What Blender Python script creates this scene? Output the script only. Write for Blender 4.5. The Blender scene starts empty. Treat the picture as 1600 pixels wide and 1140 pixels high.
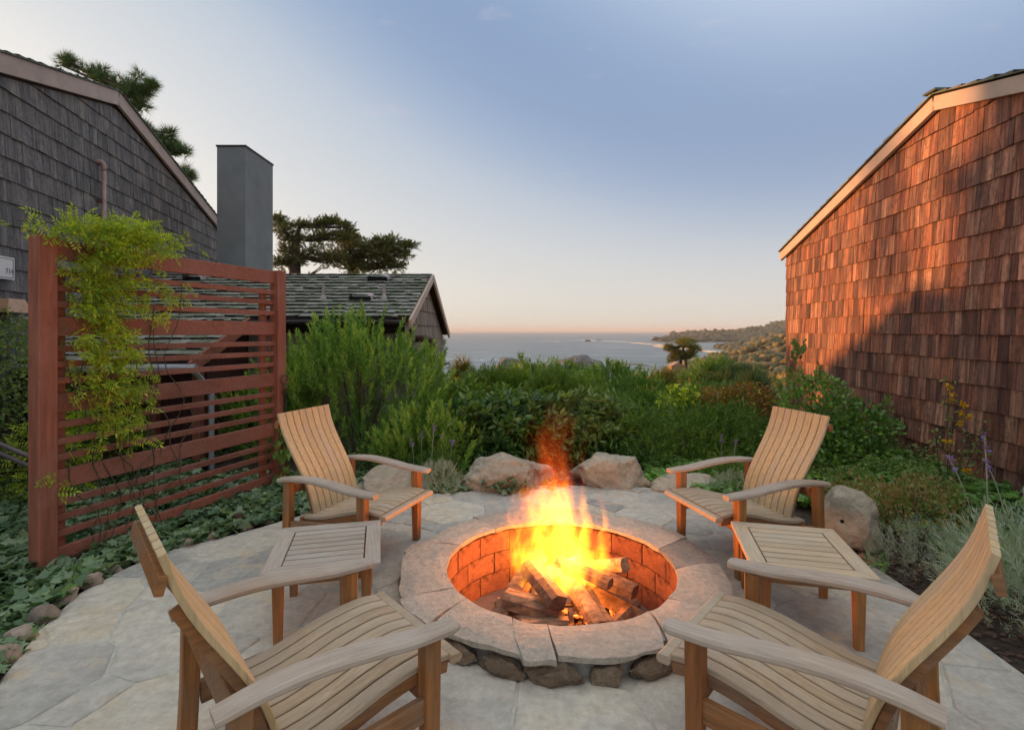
import bpy, bmesh, math, random
import numpy as np
from mathutils import Vector, Matrix, noise

random.seed(7); RNG = np.random.default_rng(7)
S = bpy.context.scene; COL = S.collection
FPX, CX, CY, EYE = 825.0, 800.0, 517.0, 1.65      # focal length / centre / horizon of the 1600 px photograph, eye height

# ------------------------------------------------------------------ camera
cam = bpy.data.cameras.new('camera'); camo = bpy.data.objects.new('camera', cam); COL.objects.link(camo)
camo.location = (0, 0, EYE); camo.rotation_euler = (math.radians(90), 0, 0)
cam.sensor_width = 36; cam.lens = 36*FPX/1600; cam.shift_y = -(570-CY)/1600
cam.clip_start = 0.05; cam.clip_end = 60000
S.camera = camo
# ------------------------------------------------------------------ sky + sun
SUN_AZ, SUN_EL = -56.0, 4.6
w = bpy.data.worlds.new("World"); S.world = w; w.use_nodes = True
wn = w.node_tree; bg = wn.nodes['Background']
sky = wn.nodes.new('ShaderNodeTexSky'); sky.sky_type = 'NISHITA'; sky.sun_disc = False
sky.sun_elevation = math.radians(SUN_EL); sky.sun_rotation = math.radians(SUN_AZ)
sky.air_density = 1.0; sky.dust_density = 1.2; sky.ozone_density = 2.0
# tone of the sky: the Nishita brightness picks the colour, a warm band lies along the whole horizon
def wnode(t, **k):
    n = wn.nodes.new('ShaderNode'+t)
    for a, v in k.items(): setattr(n, a, v)
    return n
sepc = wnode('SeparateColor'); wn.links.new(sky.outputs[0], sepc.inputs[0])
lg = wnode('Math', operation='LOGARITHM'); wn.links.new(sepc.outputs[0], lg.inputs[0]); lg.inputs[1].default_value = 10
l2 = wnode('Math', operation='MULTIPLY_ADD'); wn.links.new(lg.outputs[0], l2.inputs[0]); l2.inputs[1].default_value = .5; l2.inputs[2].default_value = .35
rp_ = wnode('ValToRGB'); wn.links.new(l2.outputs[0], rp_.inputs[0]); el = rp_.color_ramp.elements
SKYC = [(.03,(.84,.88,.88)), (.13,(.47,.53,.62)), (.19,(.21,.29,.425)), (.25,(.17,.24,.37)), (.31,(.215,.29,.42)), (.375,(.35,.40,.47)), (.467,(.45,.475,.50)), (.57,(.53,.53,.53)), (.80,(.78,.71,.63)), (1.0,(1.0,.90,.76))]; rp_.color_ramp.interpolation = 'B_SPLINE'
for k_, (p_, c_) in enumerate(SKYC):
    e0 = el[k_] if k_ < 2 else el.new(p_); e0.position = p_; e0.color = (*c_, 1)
tcw = wnode('TexCoord'); sx = wnode('SeparateXYZ'); wn.links.new(tcw.outputs['Generated'], sx.inputs[0])
ez = wnode('Math', operation='MULTIPLY'); wn.links.new(sx.outputs[2], ez.inputs[0]); ez.inputs[1].default_value = -9.0
ee = wnode('Math', operation='EXPONENT'); wn.links.new(ez.outputs[0], ee.inputs[0]); ee.use_clamp = True
em0 = wnode('Math', operation='MULTIPLY'); wn.links.new(ee.outputs[0], em0.inputs[0]); em0.inputs[1].default_value = .9
hm_ = wnode('MixRGB'); wn.links.new(em0.outputs[0], hm_.inputs[0]); wn.links.new(rp_.outputs[0], hm_.inputs[1]); hm_.inputs[2].default_value = (.51,.47,.385,1)
# faint pink wisps of cirrus
mpw = wnode('Mapping'); mpw.inputs['Scale'].default_value = (5,5,22); wn.links.new(tcw.outputs['Generated'], mpw.inputs['Vector'])
nz = wnode('TexNoise'); nz.inputs['Scale'].default_value = 1.3; nz.inputs['Detail'].default_value = 9; nz.inputs['Roughness'].default_value = .65; wn.links.new(mpw.outputs[0], nz.inputs['Vector'])
nr_ = wnode('ValToRGB'); wn.links.new(nz.outputs['Fac'], nr_.inputs[0]); nr_.color_ramp.elements[0].position = .62; nr_.color_ramp.elements[1].position = .80
nm_ = wnode('Math', operation='MULTIPLY'); wn.links.new(nr_.outputs[0], nm_.inputs[0]); nm_.inputs[1].default_value = .35
cm_ = wnode('MixRGB'); wn.links.new(nm_.outputs[0], cm_.inputs[0]); wn.links.new(hm_.outputs[0], cm_.inputs[1]); cm_.inputs[2].default_value = (.50,.42,.46,1)
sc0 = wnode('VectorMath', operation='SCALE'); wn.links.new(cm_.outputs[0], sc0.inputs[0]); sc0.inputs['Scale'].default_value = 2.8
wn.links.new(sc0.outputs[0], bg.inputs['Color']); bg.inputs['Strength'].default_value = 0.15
sl = bpy.data.lights.new('sun', 'SUN'); slo = bpy.data.objects.new('sun', sl); COL.objects.link(slo)
sl.energy = 2.0; sl.angle = math.radians(2.0); sl.color = (1.0, 0.46, 0.16)
a_, e_ = math.radians(SUN_AZ), math.radians(SUN_EL)
SUND = Vector((math.sin(a_)*math.cos(e_), math.cos(a_)*math.cos(e_), math.sin(e_)))
slo.rotation_euler = SUND.to_track_quat('Z', 'Y').to_euler()
S.view_settings.view_transform = 'Standard'; S.view_settings.look = 'None'
S.view_settings.gamma = 1; S.view_settings.use_curve_mapping = False
S.view_settings.exposure = 1.82
S.render.engine = 'CYCLES'
S.cycles.max_bounces = 6; S.cycles.volume_bounces = 0; S.cycles.transparent_max_bounces = 8
S.cycles.volume_step_rate = 1.0; S.cycles.volume_max_steps = 256

# ------------------------------------------------------------------ node materials
def new_mat(name):
    m = bpy.data.materials.new(name); m.use_nodes = True
    nt = m.node_tree; b = nt.nodes['Principled BSDF']; return m, nt, b
def N(nt, t, **k):
    n = nt.nodes.new('ShaderNode'+t)
    for a, v in k.items(): setattr(n, a, v)
    return n
def math_(nt, op, a, b=None, c=None, clamp=False):
    n = N(nt, 'Math', operation=op); n.use_clamp = clamp
    for i, v in enumerate((a, b, c)):
        if v is None: continue
        if isinstance(v, (int, float)): n.inputs[i].default_value = v
        else: nt.links.new(v, n.inputs[i])
    return n.outputs[0]
def rnd_out(nt):
    oi = N(nt, 'ObjectInfo'); g = N(nt, 'NewGeometry')
    s = math_(nt, 'ADD', oi.outputs['Random'], g.outputs['Random Per Island'])
    s = math_(nt, 'MULTIPLY', s, 7.13)
    return math_(nt, 'FRACT', s)
def ramp(nt, src, cols):
    r = N(nt, 'ValToRGB'); e = r.color_ramp.elements
    n = len(cols)
    for i, c in enumerate(cols):
        pos, rgb = c if len(c) == 2 else (i/(n-1), c)
        if i < 2: el = e[i]; el.position = pos
        else: el = e.new(pos)
        el.color = (*rgb, 1)
    nt.links.new(src, r.inputs[0]); return r.outputs[0]
def noise_(nt, scale, detail=6, rough=.6, vec=None, dist=0):
    n = N(nt, 'TexNoise'); n.inputs['Scale'].default_value = scale; n.inputs['Detail'].default_value = detail
    n.inputs['Roughness'].default_value = rough; n.inputs['Distortion'].default_value = dist
    if vec is not None: nt.links.new(vec, n.inputs['Vector'])
    return n.outputs['Fac']
def mapped(nt, scale=(1,1,1), shift=None, coord='Object'):
    tc = N(nt, 'TexCoord'); mp = N(nt, 'Mapping'); mp.inputs['Scale'].default_value = scale
    nt.links.new(tc.outputs[coord], mp.inputs['Vector'])
    if shift is not None:
        cb = N(nt, 'CombineXYZ')
        s2 = math_(nt, 'MULTIPLY', shift, 37.0)
        for i in range(3): nt.links.new(s2, cb.inputs[i])
        nt.links.new(cb.outputs[0], mp.inputs['Location'])
    return mp.outputs[0]
def mix(nt, fac, a, b, blend='MIX'):
    n = N(nt, 'MixRGB', blend_type=blend)
    for i, v in enumerate((fac, a, b)):
        if isinstance(v, (int, float)): n.inputs[i].default_value = v
        elif isinstance(v, tuple): n.inputs[i].default_value = (*v, 1)
        else: nt.links.new(v, n.inputs[i])
    return n.outputs[0]
def bump(nt, b, h, strength=.3, dist=.01):
    bn = N(nt, 'Bump'); bn.inputs['Strength'].default_value = strength; bn.inputs['Distance'].default_value = dist
    nt.links.new(h, bn.inputs['Height']); nt.links.new(bn.outputs[0], b.inputs['Normal'])
def wood_mat(name, cols, grain=(3,60,60), rough=.65, rv=.5, bs=.35, knots=0.0, weather=None, pos=False):
    """streaked wood; cols are picked per piece, grain darkens lines, weather = (colour, amount) patchy greying"""
    m, nt, b = new_mat(name); r = rnd_out(nt)
    base = ramp(nt, r, cols)
    v = mapped(nt, grain, r, 'Object')
    if pos: v.node.id_data.links.new(N(nt, 'NewGeometry').outputs['Position'], v.node.inputs['Vector'])
    g = noise_(nt, 1.0, 7, .65, v, .4)
    gr = ramp(nt, g, [(0.28, (rv, rv, rv)), (0.75, (2-rv-.25*(rv<.7), 1.98-rv-.25*(rv<.7), 1.96-rv-.25*(rv<.7)))])
    c = mix(nt, 1.0, base, gr, 'MULTIPLY')
    if weather:
        v2 = mapped(nt, (2.2, 2.2, 2.2), r); p = noise_(nt, 1.4, 5, .65, v2)
        p = math_(nt, 'MULTIPLY_ADD', p, 3.0, weather[1]-1.5, clamp=True)
        c = mix(nt, p, c, weather[0])
        c = mix(nt, .35, c, gr, 'MULTIPLY')
    nt.links.new(c, b.inputs['Base Color']); b.inputs['Roughness'].default_value = rough
    b.inputs['Specular IOR Level'].default_value = .3
    bump(nt, b, g, bs, .004); return m
def stone_mat(name, cols, scale=6, rough=.85, bs=.5, bd=.02, rv=.35, stain=None, st=.56):
    m, nt, b = new_mat(name); r = rnd_out(nt); v = mapped(nt, (1,1,1), r)
    n1 = noise_(nt, scale, 10, .68, v, .3); n2 = noise_(nt, scale*5, 8, .7, v); n3 = noise_(nt, scale*.35, 3, .5, v)
    mixv = math_(nt, 'ADD', math_(nt, 'MULTIPLY', n3, .6), math_(nt, 'MULTIPLY', r, rv))
    mixv = math_(nt, 'ADD', mixv, math_(nt, 'MULTIPLY', n1, .75)); mixv = math_(nt, 'SUBTRACT', mixv, .32+rv*.5, clamp=True)
    c = ramp(nt, mixv, cols)
    sp = ramp(nt, n2, [(.3, (.72,.72,.72)), (.72, (1.15,1.15,1.15))]); c = mix(nt, 1, c, sp, 'MULTIPLY')
    if stain:
        sn = ramp(nt, noise_(nt, scale*1.3, 5, .6, mapped(nt, (1,1,1.0))), [(st, (0,0,0)), (st+.12, (1,1,1))])
        c = mix(nt, sn, c, stain)
    nt.links.new(c, b.inputs['Base Color']); b.inputs['Roughness'].default_value = rough
    b.inputs['Specular IOR Level'].default_value = .25
    h = math_(nt, 'ADD', n1, math_(nt, 'MULTIPLY', n2, .35)); bump(nt, b, h, bs, bd); return m
def leaf_mat(name, cols, rough=.5, trans=.35, spec=.3):
    m, nt, b = new_mat(name); r = rnd_out(nt); c = ramp(nt, r, [tuple(min(.75, x*k) for x, k in zip(q, (2.4, 2.2, 1.9))) for q in cols])
    big = noise_(nt, 2.2, 3, .6, mapped(nt)); br = ramp(nt, big, [(.35, (.75,.8,.75)), (.65, (1.2,1.15,1.0))])
    c = mix(nt, 1, c, br, 'MULTIPLY')
    nt.links.new(c, b.inputs['Base Color']); b.inputs['Roughness'].default_value = rough
    b.inputs['Specular IOR Level'].default_value = spec
    tr = N(nt, 'BsdfTranslucent'); c2 = mix(nt, 1, c, (1.25, 1.35, .6), 'MULTIPLY'); nt.links.new(c2, tr.inputs['Color'])
    ms = N(nt, 'MixShader'); ms.inputs[0].default_value = trans
    nt.links.new(b.outputs[0], ms.inputs[1]); nt.links.new(tr.outputs[0], ms.inputs[2])
    nt.links.new(ms.outputs[0], nt.nodes['Material Output'].inputs['Surface']); return m
def plain(name, col, rough=.6, metal=0, var=.25, scale=8, bs=.1):
    m, nt, b = new_mat(name); n = noise_(nt, scale, 6, .6, mapped(nt))
    c = ramp(nt, n, [(.3, tuple(x*(1-var) for x in col)), (.7, tuple(min(1, x*(1+var)) for x in col))])
    nt.links.new(c, b.inputs['Base Color']); b.inputs['Roughness'].default_value = rough; b.inputs['Metallic'].default_value = metal
    bump(nt, b, n, bs, .005); return m

MT = {}
MT['leg'] = wood_mat('oiled teak of legs', [(.40,.155,.045), (.46,.20,.06), (.34,.13,.04)], (40,40,3), .5, .55, weather=((.25,.16,.09), .12))
MT['rail'] = wood_mat('oiled teak of rails', [(.40,.17,.055), (.34,.15,.055)], (4,50,50), .55, .55, weather=((.25,.18,.12), .25))
MT['arm'] = wood_mat('silvered teak of arms', [(.42,.31,.225), (.48,.37,.28), (.38,.285,.21)], (4,90,60), .7, .77, .5, weather=((.50,.41,.33), .35))
MT['seat'] = wood_mat('weathered teak of seats', [(.44,.31,.19), (.50,.37,.24), (.40,.28,.165)], (4,100,60), .65, .77, .4, weather=((.47,.38,.28), .3))
MT['back'] = wood_mat('honey teak of backs', [(.60,.42,.20), (.66,.48,.25), (.54,.37,.175)], (60,100,4), .6, .77, .35, weather=((.52,.40,.26), .3))
MT['tabletop'] = wood_mat('greyed teak of table tops', [(.42,.33,.25), (.47,.38,.30), (.38,.30,.22)], (5,100,60), .65, .77, .45, weather=((.47,.41,.34), .35))
MT['tabletop_y'] = wood_mat('greyed teak cross grain', [(.42,.33,.25), (.47,.38,.30), (.38,.30,.22)], (100,5,60), .65, .77, .45, weather=((.47,.41,.34), .35))
MT['tan_top'] = wood_mat('tan teak of table top', [(.58,.43,.27), (.63,.48,.32), (.54,.40,.25)], (5,100,60), .65, .77, .4, weather=((.53,.45,.34), .25))
MT['tan_top_y'] = wood_mat('tan teak cross grain', [(.58,.43,.27), (.63,.48,.32), (.54,.40,.25)], (100,5,60), .65, .77, .4, weather=((.53,.45,.34), .25))
MT['redwood'] = wood_mat('red stained screen boards', [(.33,.115,.07), (.38,.14,.09), (.28,.10,.062)], (3,50,50), .6, .62, .3, weather=((.33,.14,.10), .2))
MT['redpost'] = wood_mat('red stained posts', [(.36,.125,.075), (.33,.115,.07)], (30,30,2.5), .6, .65, .3, weather=((.36,.15,.10), .15))
MT['shingle_red'] = wood_mat('red cedar shingles', [(.11,.042,.030), (.44,.17,.09), (.24,.085,.055), (.52,.25,.15), (.15,.06,.042), (.38,.18,.115)], (22,22,1.1), .75, .25, .5, weather=((.05,.03,.028), .05), pos=True)
MT['shingle_grey'] = wood_mat('weathered grey shingles', [(.15,.14,.138), (.225,.20,.185), (.18,.165,.16), (.27,.24,.22)], (18,18,.9), .8, .42, .5, weather=((.055,.06,.075), .15), pos=True)
MT['shingle_brown'] = wood_mat('brown grey shingles', [(.30,.23,.18), (.38,.30,.235), (.24,.185,.145)], (30,30,2), .8, .5, .4, pos=True)
MT['shake'] = wood_mat('mossy roof shakes', [(.22,.22,.18), (.34,.32,.28), (.17,.19,.12), (.40,.38,.34)], (12,3,3), .85, .5, .5, weather=((.15,.18,.08), .15), pos=True)
MT['shake_green'] = wood_mat('green mossy roof shakes', [(.10,.12,.10), (.14,.18,.15)], (30,4,4), .85, .5, .5)
MT['fascia'] = plain('painted fascia', (.50,.36,.27), .6, 0, .12, 4)
MT['fascia_dull'] = plain('dull painted fascia', (.40,.30,.25), .6, 0, .14, 4)
MT['wallback'] = plain('building paper', (.03,.02,.018), .9)
MT['flag'] = stone_mat('flagstone', [(.38,.36,.32), (.52,.48,.41), (.64,.58,.47), (.66,.53,.34), (.70,.64,.53)], 3.4, .8, .9, .03, .5, stain=(.60,.49,.34))
MT['cap'] = stone_mat('cap stone', [(.36,.335,.29), (.52,.475,.39), (.63,.56,.45), (.68,.62,.52)], 6, .8, 1.0, .07, .8)
MT['mortar'] = stone_mat('mortar', [(.44,.41,.35), (.54,.50,.43), (.62,.57,.49)], 5, .9, .3, .01, .2)
MT['pitstone'] = stone_mat('rough wall stone', [(.16,.11,.075), (.36,.26,.17), (.52,.40,.27)], 9, .9, 1.0, .08, .5)
MT['boulder'] = stone_mat('sandstone boulder', [(.32,.27,.20), (.58,.49,.36), (.68,.58,.43), (.74,.65,.51)], 3.5, .85, 1.0, .08, .3)
MT['edge'] = stone_mat('edging stone', [(.26,.20,.155), (.42,.33,.25), (.52,.42,.32)], 6, .85, .8, .03, .4)
MT['firebrick'] = stone_mat('fire brick', [(.24,.09,.05), (.38,.16,.085), (.46,.23,.13)], 5, .85, .8, .03, .5, stain=(.05,.025,.018), st=.49)
MT['ash'] = stone_mat('ash bed', [(.13,.105,.10), (.22,.18,.17), (.30,.26,.24)], 8, .95, .6, .02, .3)
MT['soil'] = stone_mat('garden soil', [(.035,.022,.014), (.075,.048,.032), (.12,.085,.06)], 14, .95, .9, .04, .1)
MT['iron'] = plain('dark iron', (.03,.022,.02), .5, .6)
MT['rust'] = plain('rusty brown iron', (.12,.065,.055), .6, .3)
MT['metalgrey'] = plain('stucco chimney', (.185,.195,.195), .8, 0, .18, 1.6)
MT['pipe'] = plain('pinkish painted pipe', (.34,.21,.18), .5)
MT['downpipe'] = plain('pale downpipe', (.35,.36,.38), .5)
MT['vent'] = plain('pinkish lead flashing', (.36,.29,.28), .6)
MT['black'] = plain('black opening', (.006,.006,.006), .9)
MT['sign'] = plain('white sign', (.72,.68,.66), .5, 0, .05)
MT['ink'] = plain('grey ink', (.15,.14,.14), .6)
MT['copper'] = plain('copper shade', (.62,.36,.22), .4, .4, .15)
MT['rail_metal'] = plain('grey handrail paint', (.14,.105,.11), .45, .2)
MT['endgrain_shade'] = plain('weathered end grain with painted shade', (.035,.026,.022), .9, 0, .4, 20)  # dark end grain, with the shade under each course put into its colour
MT['bark'] = wood_mat('tree bark', [(.07,.045,.032), (.10,.065,.045)], (14,14,3), .9, .5, .8)
MT['stem'] = plain('green brown stems', (.09,.07,.035), .8)
MT['charwood'] = wood_mat('split firewood', [(.42,.25,.14), (.50,.32,.19), (.36,.20,.11)], (9,38,38), .85, .42, 1.0, weather=((.035,.02,.015), .38))
MT['charcoal'] = stone_mat('char', [(.008,.006,.005), (.02,.015,.012), (.05,.03,.02)], 18, .95, .8, .02, .3)
G = lambda r, g, b: (r, g, b)
MT['podo'] = leaf_mat('podocarpus leaves', [G(.045,.10,.022), G(.075,.15,.03), G(.12,.21,.05), G(.055,.12,.028)])
MT['podo_tip'] = leaf_mat('young podocarpus leaves', [G(.10,.17,.04), G(.15,.22,.055), G(.19,.26,.07)])
MT['rhodo'] = leaf_mat('glossy broad leaves', [G(.02,.05,.018), G(.03,.07,.022), G(.05,.10,.028), G(.08,.14,.035)], .35, .25, .5)
MT['rhodo_light'] = leaf_mat('grey green broad leaves', [G(.05,.085,.035), G(.08,.13,.05), G(.11,.16,.06)], .4, .3, .45)
MT['darkgreen'] = leaf_mat('dark green leaves', [G(.03,.068,.018), G(.048,.10,.022), G(.085,.145,.03)], .5, .3)
MT['fern'] = leaf_mat('fresh green leaves', [G(.05,.095,.02), G(.08,.125,.028), G(.115,.16,.035)], .5, .35)
MT['yellowgreen'] = leaf_mat('yellow green leaves', [G(.22,.28,.02), G(.34,.36,.03), G(.16,.24,.025)], .5, .4)
MT['gold'] = leaf_mat('golden leaves', [G(.20,.16,.03), G(.30,.22,.04), G(.14,.15,.03)], .5, .4)
MT['redleaf'] = leaf_mat('red berried leaves', [G(.05,.08,.025), G(.08,.095,.03), G(.15,.06,.03), G(.06,.085,.03), G(.20,.075,.03)], .5, .3)
MT['rust_leaf'] = leaf_mat('reddish small leaves', [G(.08,.12,.035), G(.17,.10,.06), G(.12,.14,.05), G(.20,.11,.07)], .55, .3)
MT['cypress'] = leaf_mat('cypress sprays', [G(.035,.045,.02), G(.055,.062,.025), G(.08,.075,.03)], .6, .25)
MT['pine'] = leaf_mat('pine needles', [G(.028,.05,.026), G(.04,.07,.032), G(.055,.075,.035)], .6, .25)
MT['umbrella'] = leaf_mat('sunlit pine needles', [G(.07,.075,.018), G(.11,.09,.022), G(.05,.07,.02)], .6, .3)
MT['ivy'] = leaf_mat('ivy leaves', [G(.04,.075,.05), G(.06,.105,.065), G(.105,.15,.105), G(.045,.085,.055), G(.07,.12,.04)], .38, .15, .5)
MT['ivy_light'] = leaf_mat('bright ivy leaves', [G(.05,.12,.03), G(.09,.18,.045), G(.04,.09,.03), G(.13,.22,.05)], .4, .25, .45)
MT['bedleaf'] = leaf_mat('mixed bed leaves', [G(.08,.13,.05), G(.12,.17,.07), G(.06,.11,.035), G(.14,.14,.07)], .5, .3)
MT['vine'] = leaf_mat('yellow green vine leaves', [G(.13,.19,.014), G(.21,.27,.022), G(.07,.14,.016), G(.28,.28,.03), G(.11,.18,.02)], .45, .4)
MT['silver'] = leaf_mat('silver grey leaves', [G(.15,.20,.18), G(.21,.26,.24), G(.11,.155,.13)], .7, .2)
MT['silver_dark'] = leaf_mat('grey green leaves', [G(.14,.17,.16), G(.20,.235,.225), G(.09,.115,.105)], .7, .2)
MT['orange'] = leaf_mat('orange petals', [G(.52,.15,.008), G(.56,.22,.01)], .5, .3)
MT['purple'] = leaf_mat('purple petals', [G(.09,.06,.22), G(.14,.10,.30)], .5, .3)
MT['dry'] = leaf_mat('dry scrub', [G(.22,.13,.06), G(.15,.12,.05), G(.26,.17,.08), G(.09,.10,.04)], .8, .2)

# ------------------------------------------------------------------ object helpers
def link(o, parent=None):
    COL.objects.link(o)
    if parent is not None: o.parent = parent
    return o
def tag(o, label=None, cat=None, group=None, kind=None):
    for k, v in (('label', label), ('category', cat), ('group', group), ('kind', kind)):
        if v: o[k] = v
    return o
def thing(name, label, cat, loc=(0,0,0), rz=0, group=None):
    o = bpy.data.objects.new(name, None); link(o); o.location = loc; o.rotation_euler = (0,0,rz); o.empty_display_size = .1
    return tag(o, label, cat, group)
def mesh_obj(name, verts, faces, mat, parent=None, smooth=False, kind=None):
    me = bpy.data.meshes.new(name); me.from_pydata([tuple(v) for v in verts], [], faces); me.update()
    me.materials.append(mat)
    if smooth: me.polygons.foreach_set('use_smooth', [True]*len(me.polygons))
    o = bpy.data.objects.new(name, me); link(o, parent)
    if kind: o['kind'] = kind
    return o
def np_obj(name, V, F, mat, parent=None, kind=None, smooth=False):
    """fast mesh from numpy arrays, F is (n,k)"""
    me = bpy.data.meshes.new(name); nf, k = F.shape
    me.vertices.add(len(V)); me.vertices.foreach_set('co', np.ascontiguousarray(V, dtype=np.float32).ravel())
    me.loops.add(nf*k); me.loops.foreach_set('vertex_index', np.ascontiguousarray(F, dtype=np.int32).ravel())
    me.polygons.add(nf); me.polygons.foreach_set('loop_start', np.arange(0, nf*k, k, dtype=np.int32))
    me.update(calc_edges=True); me.materials.append(mat)
    if smooth: me.polygons.foreach_set('use_smooth', [True]*nf)
    o = bpy.data.objects.new(name, me); link(o, parent)
    if kind: o['kind'] = kind
    return o
class MB:
    def __init__(s): s.v = []; s.f = []
    def add(s, vs, fs):
        b = len(s.v); s.v += [tuple(x) for x in vs]; s.f += [tuple(i+b for i in f) for f in fs]
    def box(s, c, size, rz=0, rot=None):
        R = rot if rot is not None else Matrix.Rotation(rz, 3, 'Z')
        hx, hy, hz = (x/2 for x in size); c = Vector(c)
        vs = [c+R@Vector((x*hx, y*hy, z*hz)) for x in (-1,1) for y in (-1,1) for z in (-1,1)]
        s.add(vs, [(0,1,3,2),(4,6,7,5),(0,4,5,1),(2,3,7,6),(0,2,6,4),(1,5,7,3)])
    def sweep(s, pts, side, w, t, ch=.15, centred=True):
        """chamfered rectangular board of width w (along side) and thickness t swept along pts"""
        pts = [Vector(p) for p in pts]; side = Vector(side).normalized(); n = len(pts); rings = []
        for i, p in enumerate(pts):
            tg = (pts[min(i+1, n-1)]-pts[max(i-1, 0)]).normalized(); nr = tg.cross(side).normalized()
            ww = w[i] if isinstance(w, (list, tuple)) else w; tt = t[i] if isinstance(t, (list, tuple)) else t
            c = min(ww, tt)*ch; a, b = ww/2, tt/2
            sec = [(-a+c,-b),(a-c,-b),(a,-b+c),(a,b-c),(a-c,b),(-a+c,b),(-a,b-c),(-a,-b+c)]
            rings.append([p+side*x+nr*(-y) for x, y in sec])
        vs = [v for r in rings for v in r]; fs = []
        for i in range(n-1):
            for k in range(8):
                k2 = (k+1) % 8; fs.append((i*8+k, i*8+k2, (i+1)*8+k2, (i+1)*8+k))
        fs.append(tuple(reversed(range(8)))); fs.append(tuple(range((n-1)*8, n*8)))
        s.add(vs, fs)
    def tube(s, pts, r, seg=8):
        pts = [Vector(p) for p in pts]; n = len(pts); vs = []
        up = Vector((.13,.27,1)).normalized()
        for i, p in enumerate(pts):
            tg = (pts[min(i+1,n-1)]-pts[max(i-1,0)]).normalized()
            x = tg.cross(up); x = x.normalized() if x.length > .01 else Vector((1,0,0)); y = tg.cross(x)
            rr = r[i] if isinstance(r, (list, tuple)) else r
            vs += [p+(x*math.cos(k*2*math.pi/seg)+y*math.sin(k*2*math.pi/seg))*rr for k in range(seg)]
        fs = [(i*seg+k, i*seg+(k+1)%seg, (i+1)*seg+(k+1)%seg, (i+1)*seg+k) for i in range(n-1) for k in range(seg)]
        fs += [tuple(reversed(range(seg))), tuple(range((n-1)*seg, n*seg))]
        s.add(vs, fs)
    def build(s, name, mat, parent=None, smooth=False, kind=None):
        o = mesh_obj(name, s.v, s.f, mat, parent, smooth, kind)
        bm = bmesh.new(); bm.from_mesh(o.data); bmesh.ops.recalc_face_normals(bm, faces=bm.faces); bm.to_mesh(o.data); bm.free()
        return o
def children(o): return [c for c in bpy.data.objects if c.parent is o]
def copy_tree(o, kids, parent=None):
    c = o.copy(); link(c, parent)
    for k in kids.get(o.name, []): copy_tree(k, kids, c)
    return c
def kid_map():
    d = {}
    for c in bpy.data.objects:
        if c.parent: d.setdefault(c.parent.name, []).append(c)
    return d
def at(px, py, Y): return Vector(((px-CX)/FPX*Y, Y, EYE-(py-CY)/FPX*Y))
def onz(px, py, z=0.0):
    Y = (EYE-z)*FPX/(py-CY); return Vector(((px-CX)/FPX*Y, Y, z))
def topx(p): return (CX+FPX*p[0]/p[1], CY-FPX*(p[2]-EYE)/p[1]) if p[1] > .1 else (9e9, 9e9)
def spline(pts, n):
    """Catmull-Rom through pts"""
    P = [Vector(p) for p in pts]; P = [P[0]*2-P[1]]+P+[P[-1]*2-P[-2]]; out = []; m = len(P)-3
    for i in range(n+1):
        t = i/n*m; k = min(int(t), m-1); t -= k; a, b, c, d = P[k:k+4]
        out.append(.5*((2*b)+(c-a)*t+(2*a-5*b+4*c-d)*t*t+(3*b-a-3*c+d)*t**3))
    return out
def sstep(a, b, x):
    t = min(1, max(0, (x-a)/(b-a))); return t*t*(3-2*t)

# ------------------------------------------------------------------ ground, sea, far land
def wallx(y): return 3.80+.103*y                    # plane of the right-hand house wall
def gz(x, y):
    z = -.035
    z += .27*sstep(2.45, 4.4, x-.05*(y-4))*(1-sstep(8, 12, y)) if y > -2 else 0
    if y > 7.2: z -= (y-7.2)*.085 + .0*y
    if y > 60: z -= (y-60)*.02
    z = max(z, -29) if y > 230 else z
    if x < -2: z -= .05*sstep(6, 8, y)*0
    return z
def ground():
    xs = sorted(set([round(v, 3) for v in list(np.linspace(-12, 12, 61)) + list(np.sign(t)*12*(1.16**abs(t)) for t in range(-30, 31) if t)]))
    ys = list(np.linspace(-8, 12, 51)) + [12*1.12**i for i in range(1, 34)]
    V = []; F = []
    for y in ys:
        for x in xs:
            z = (gz(x, y) if (x-.316)**2+(y-3.474)**2 > 1.3**2 else -.6) + .03*noise.noise(Vector((x*.9, y*.9, 0)))*(1 if (x*x+(y-3)**2) > 30 else .3)
            if y > 12: z += (y-12)*.02*noise.noise(Vector((x*.05, y*.05, 4)))
            V.append((x, y, z))
    nx = len(xs)
    for j in range(len(ys)-1):
        for i in range(nx-1): F.append((j*nx+i, j*nx+i+1, (j+1)*nx+i+1, (j+1)*nx+i))
    m, nt, b = new_mat('ground of soil and scrub')
    v = mapped(nt); n1 = noise_(nt, .25, 8, .65, v); n2 = noise_(nt, 16, 8, .7, v)
    far = ramp(nt, n1, [(.35, (.045,.06,.025)), (.5, (.10,.095,.045)), (.65, (.17,.12,.065))])
    near = ramp(nt, n2, [(.3, (.025,.017,.012)), (.6, (.075,.05,.033)), (.8, (.14,.10,.075))])
    sp = N(nt, 'SeparateXYZ'); nt.links.new(v, sp.inputs[0])
    f = math_(nt, 'MULTIPLY_ADD', sp.outputs['Y'], .1, -1.2, clamp=True)
    nt.links.new(mix(nt, f, near, far), b.inputs['Base Color']); b.inputs['Roughness'].default_value = .95
    bump(nt, b, n2, .8, .03)
    return tag(mesh_obj('ground', V, F, m, smooth=True), kind='structure')
ground()
SEA = -27.0
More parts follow.
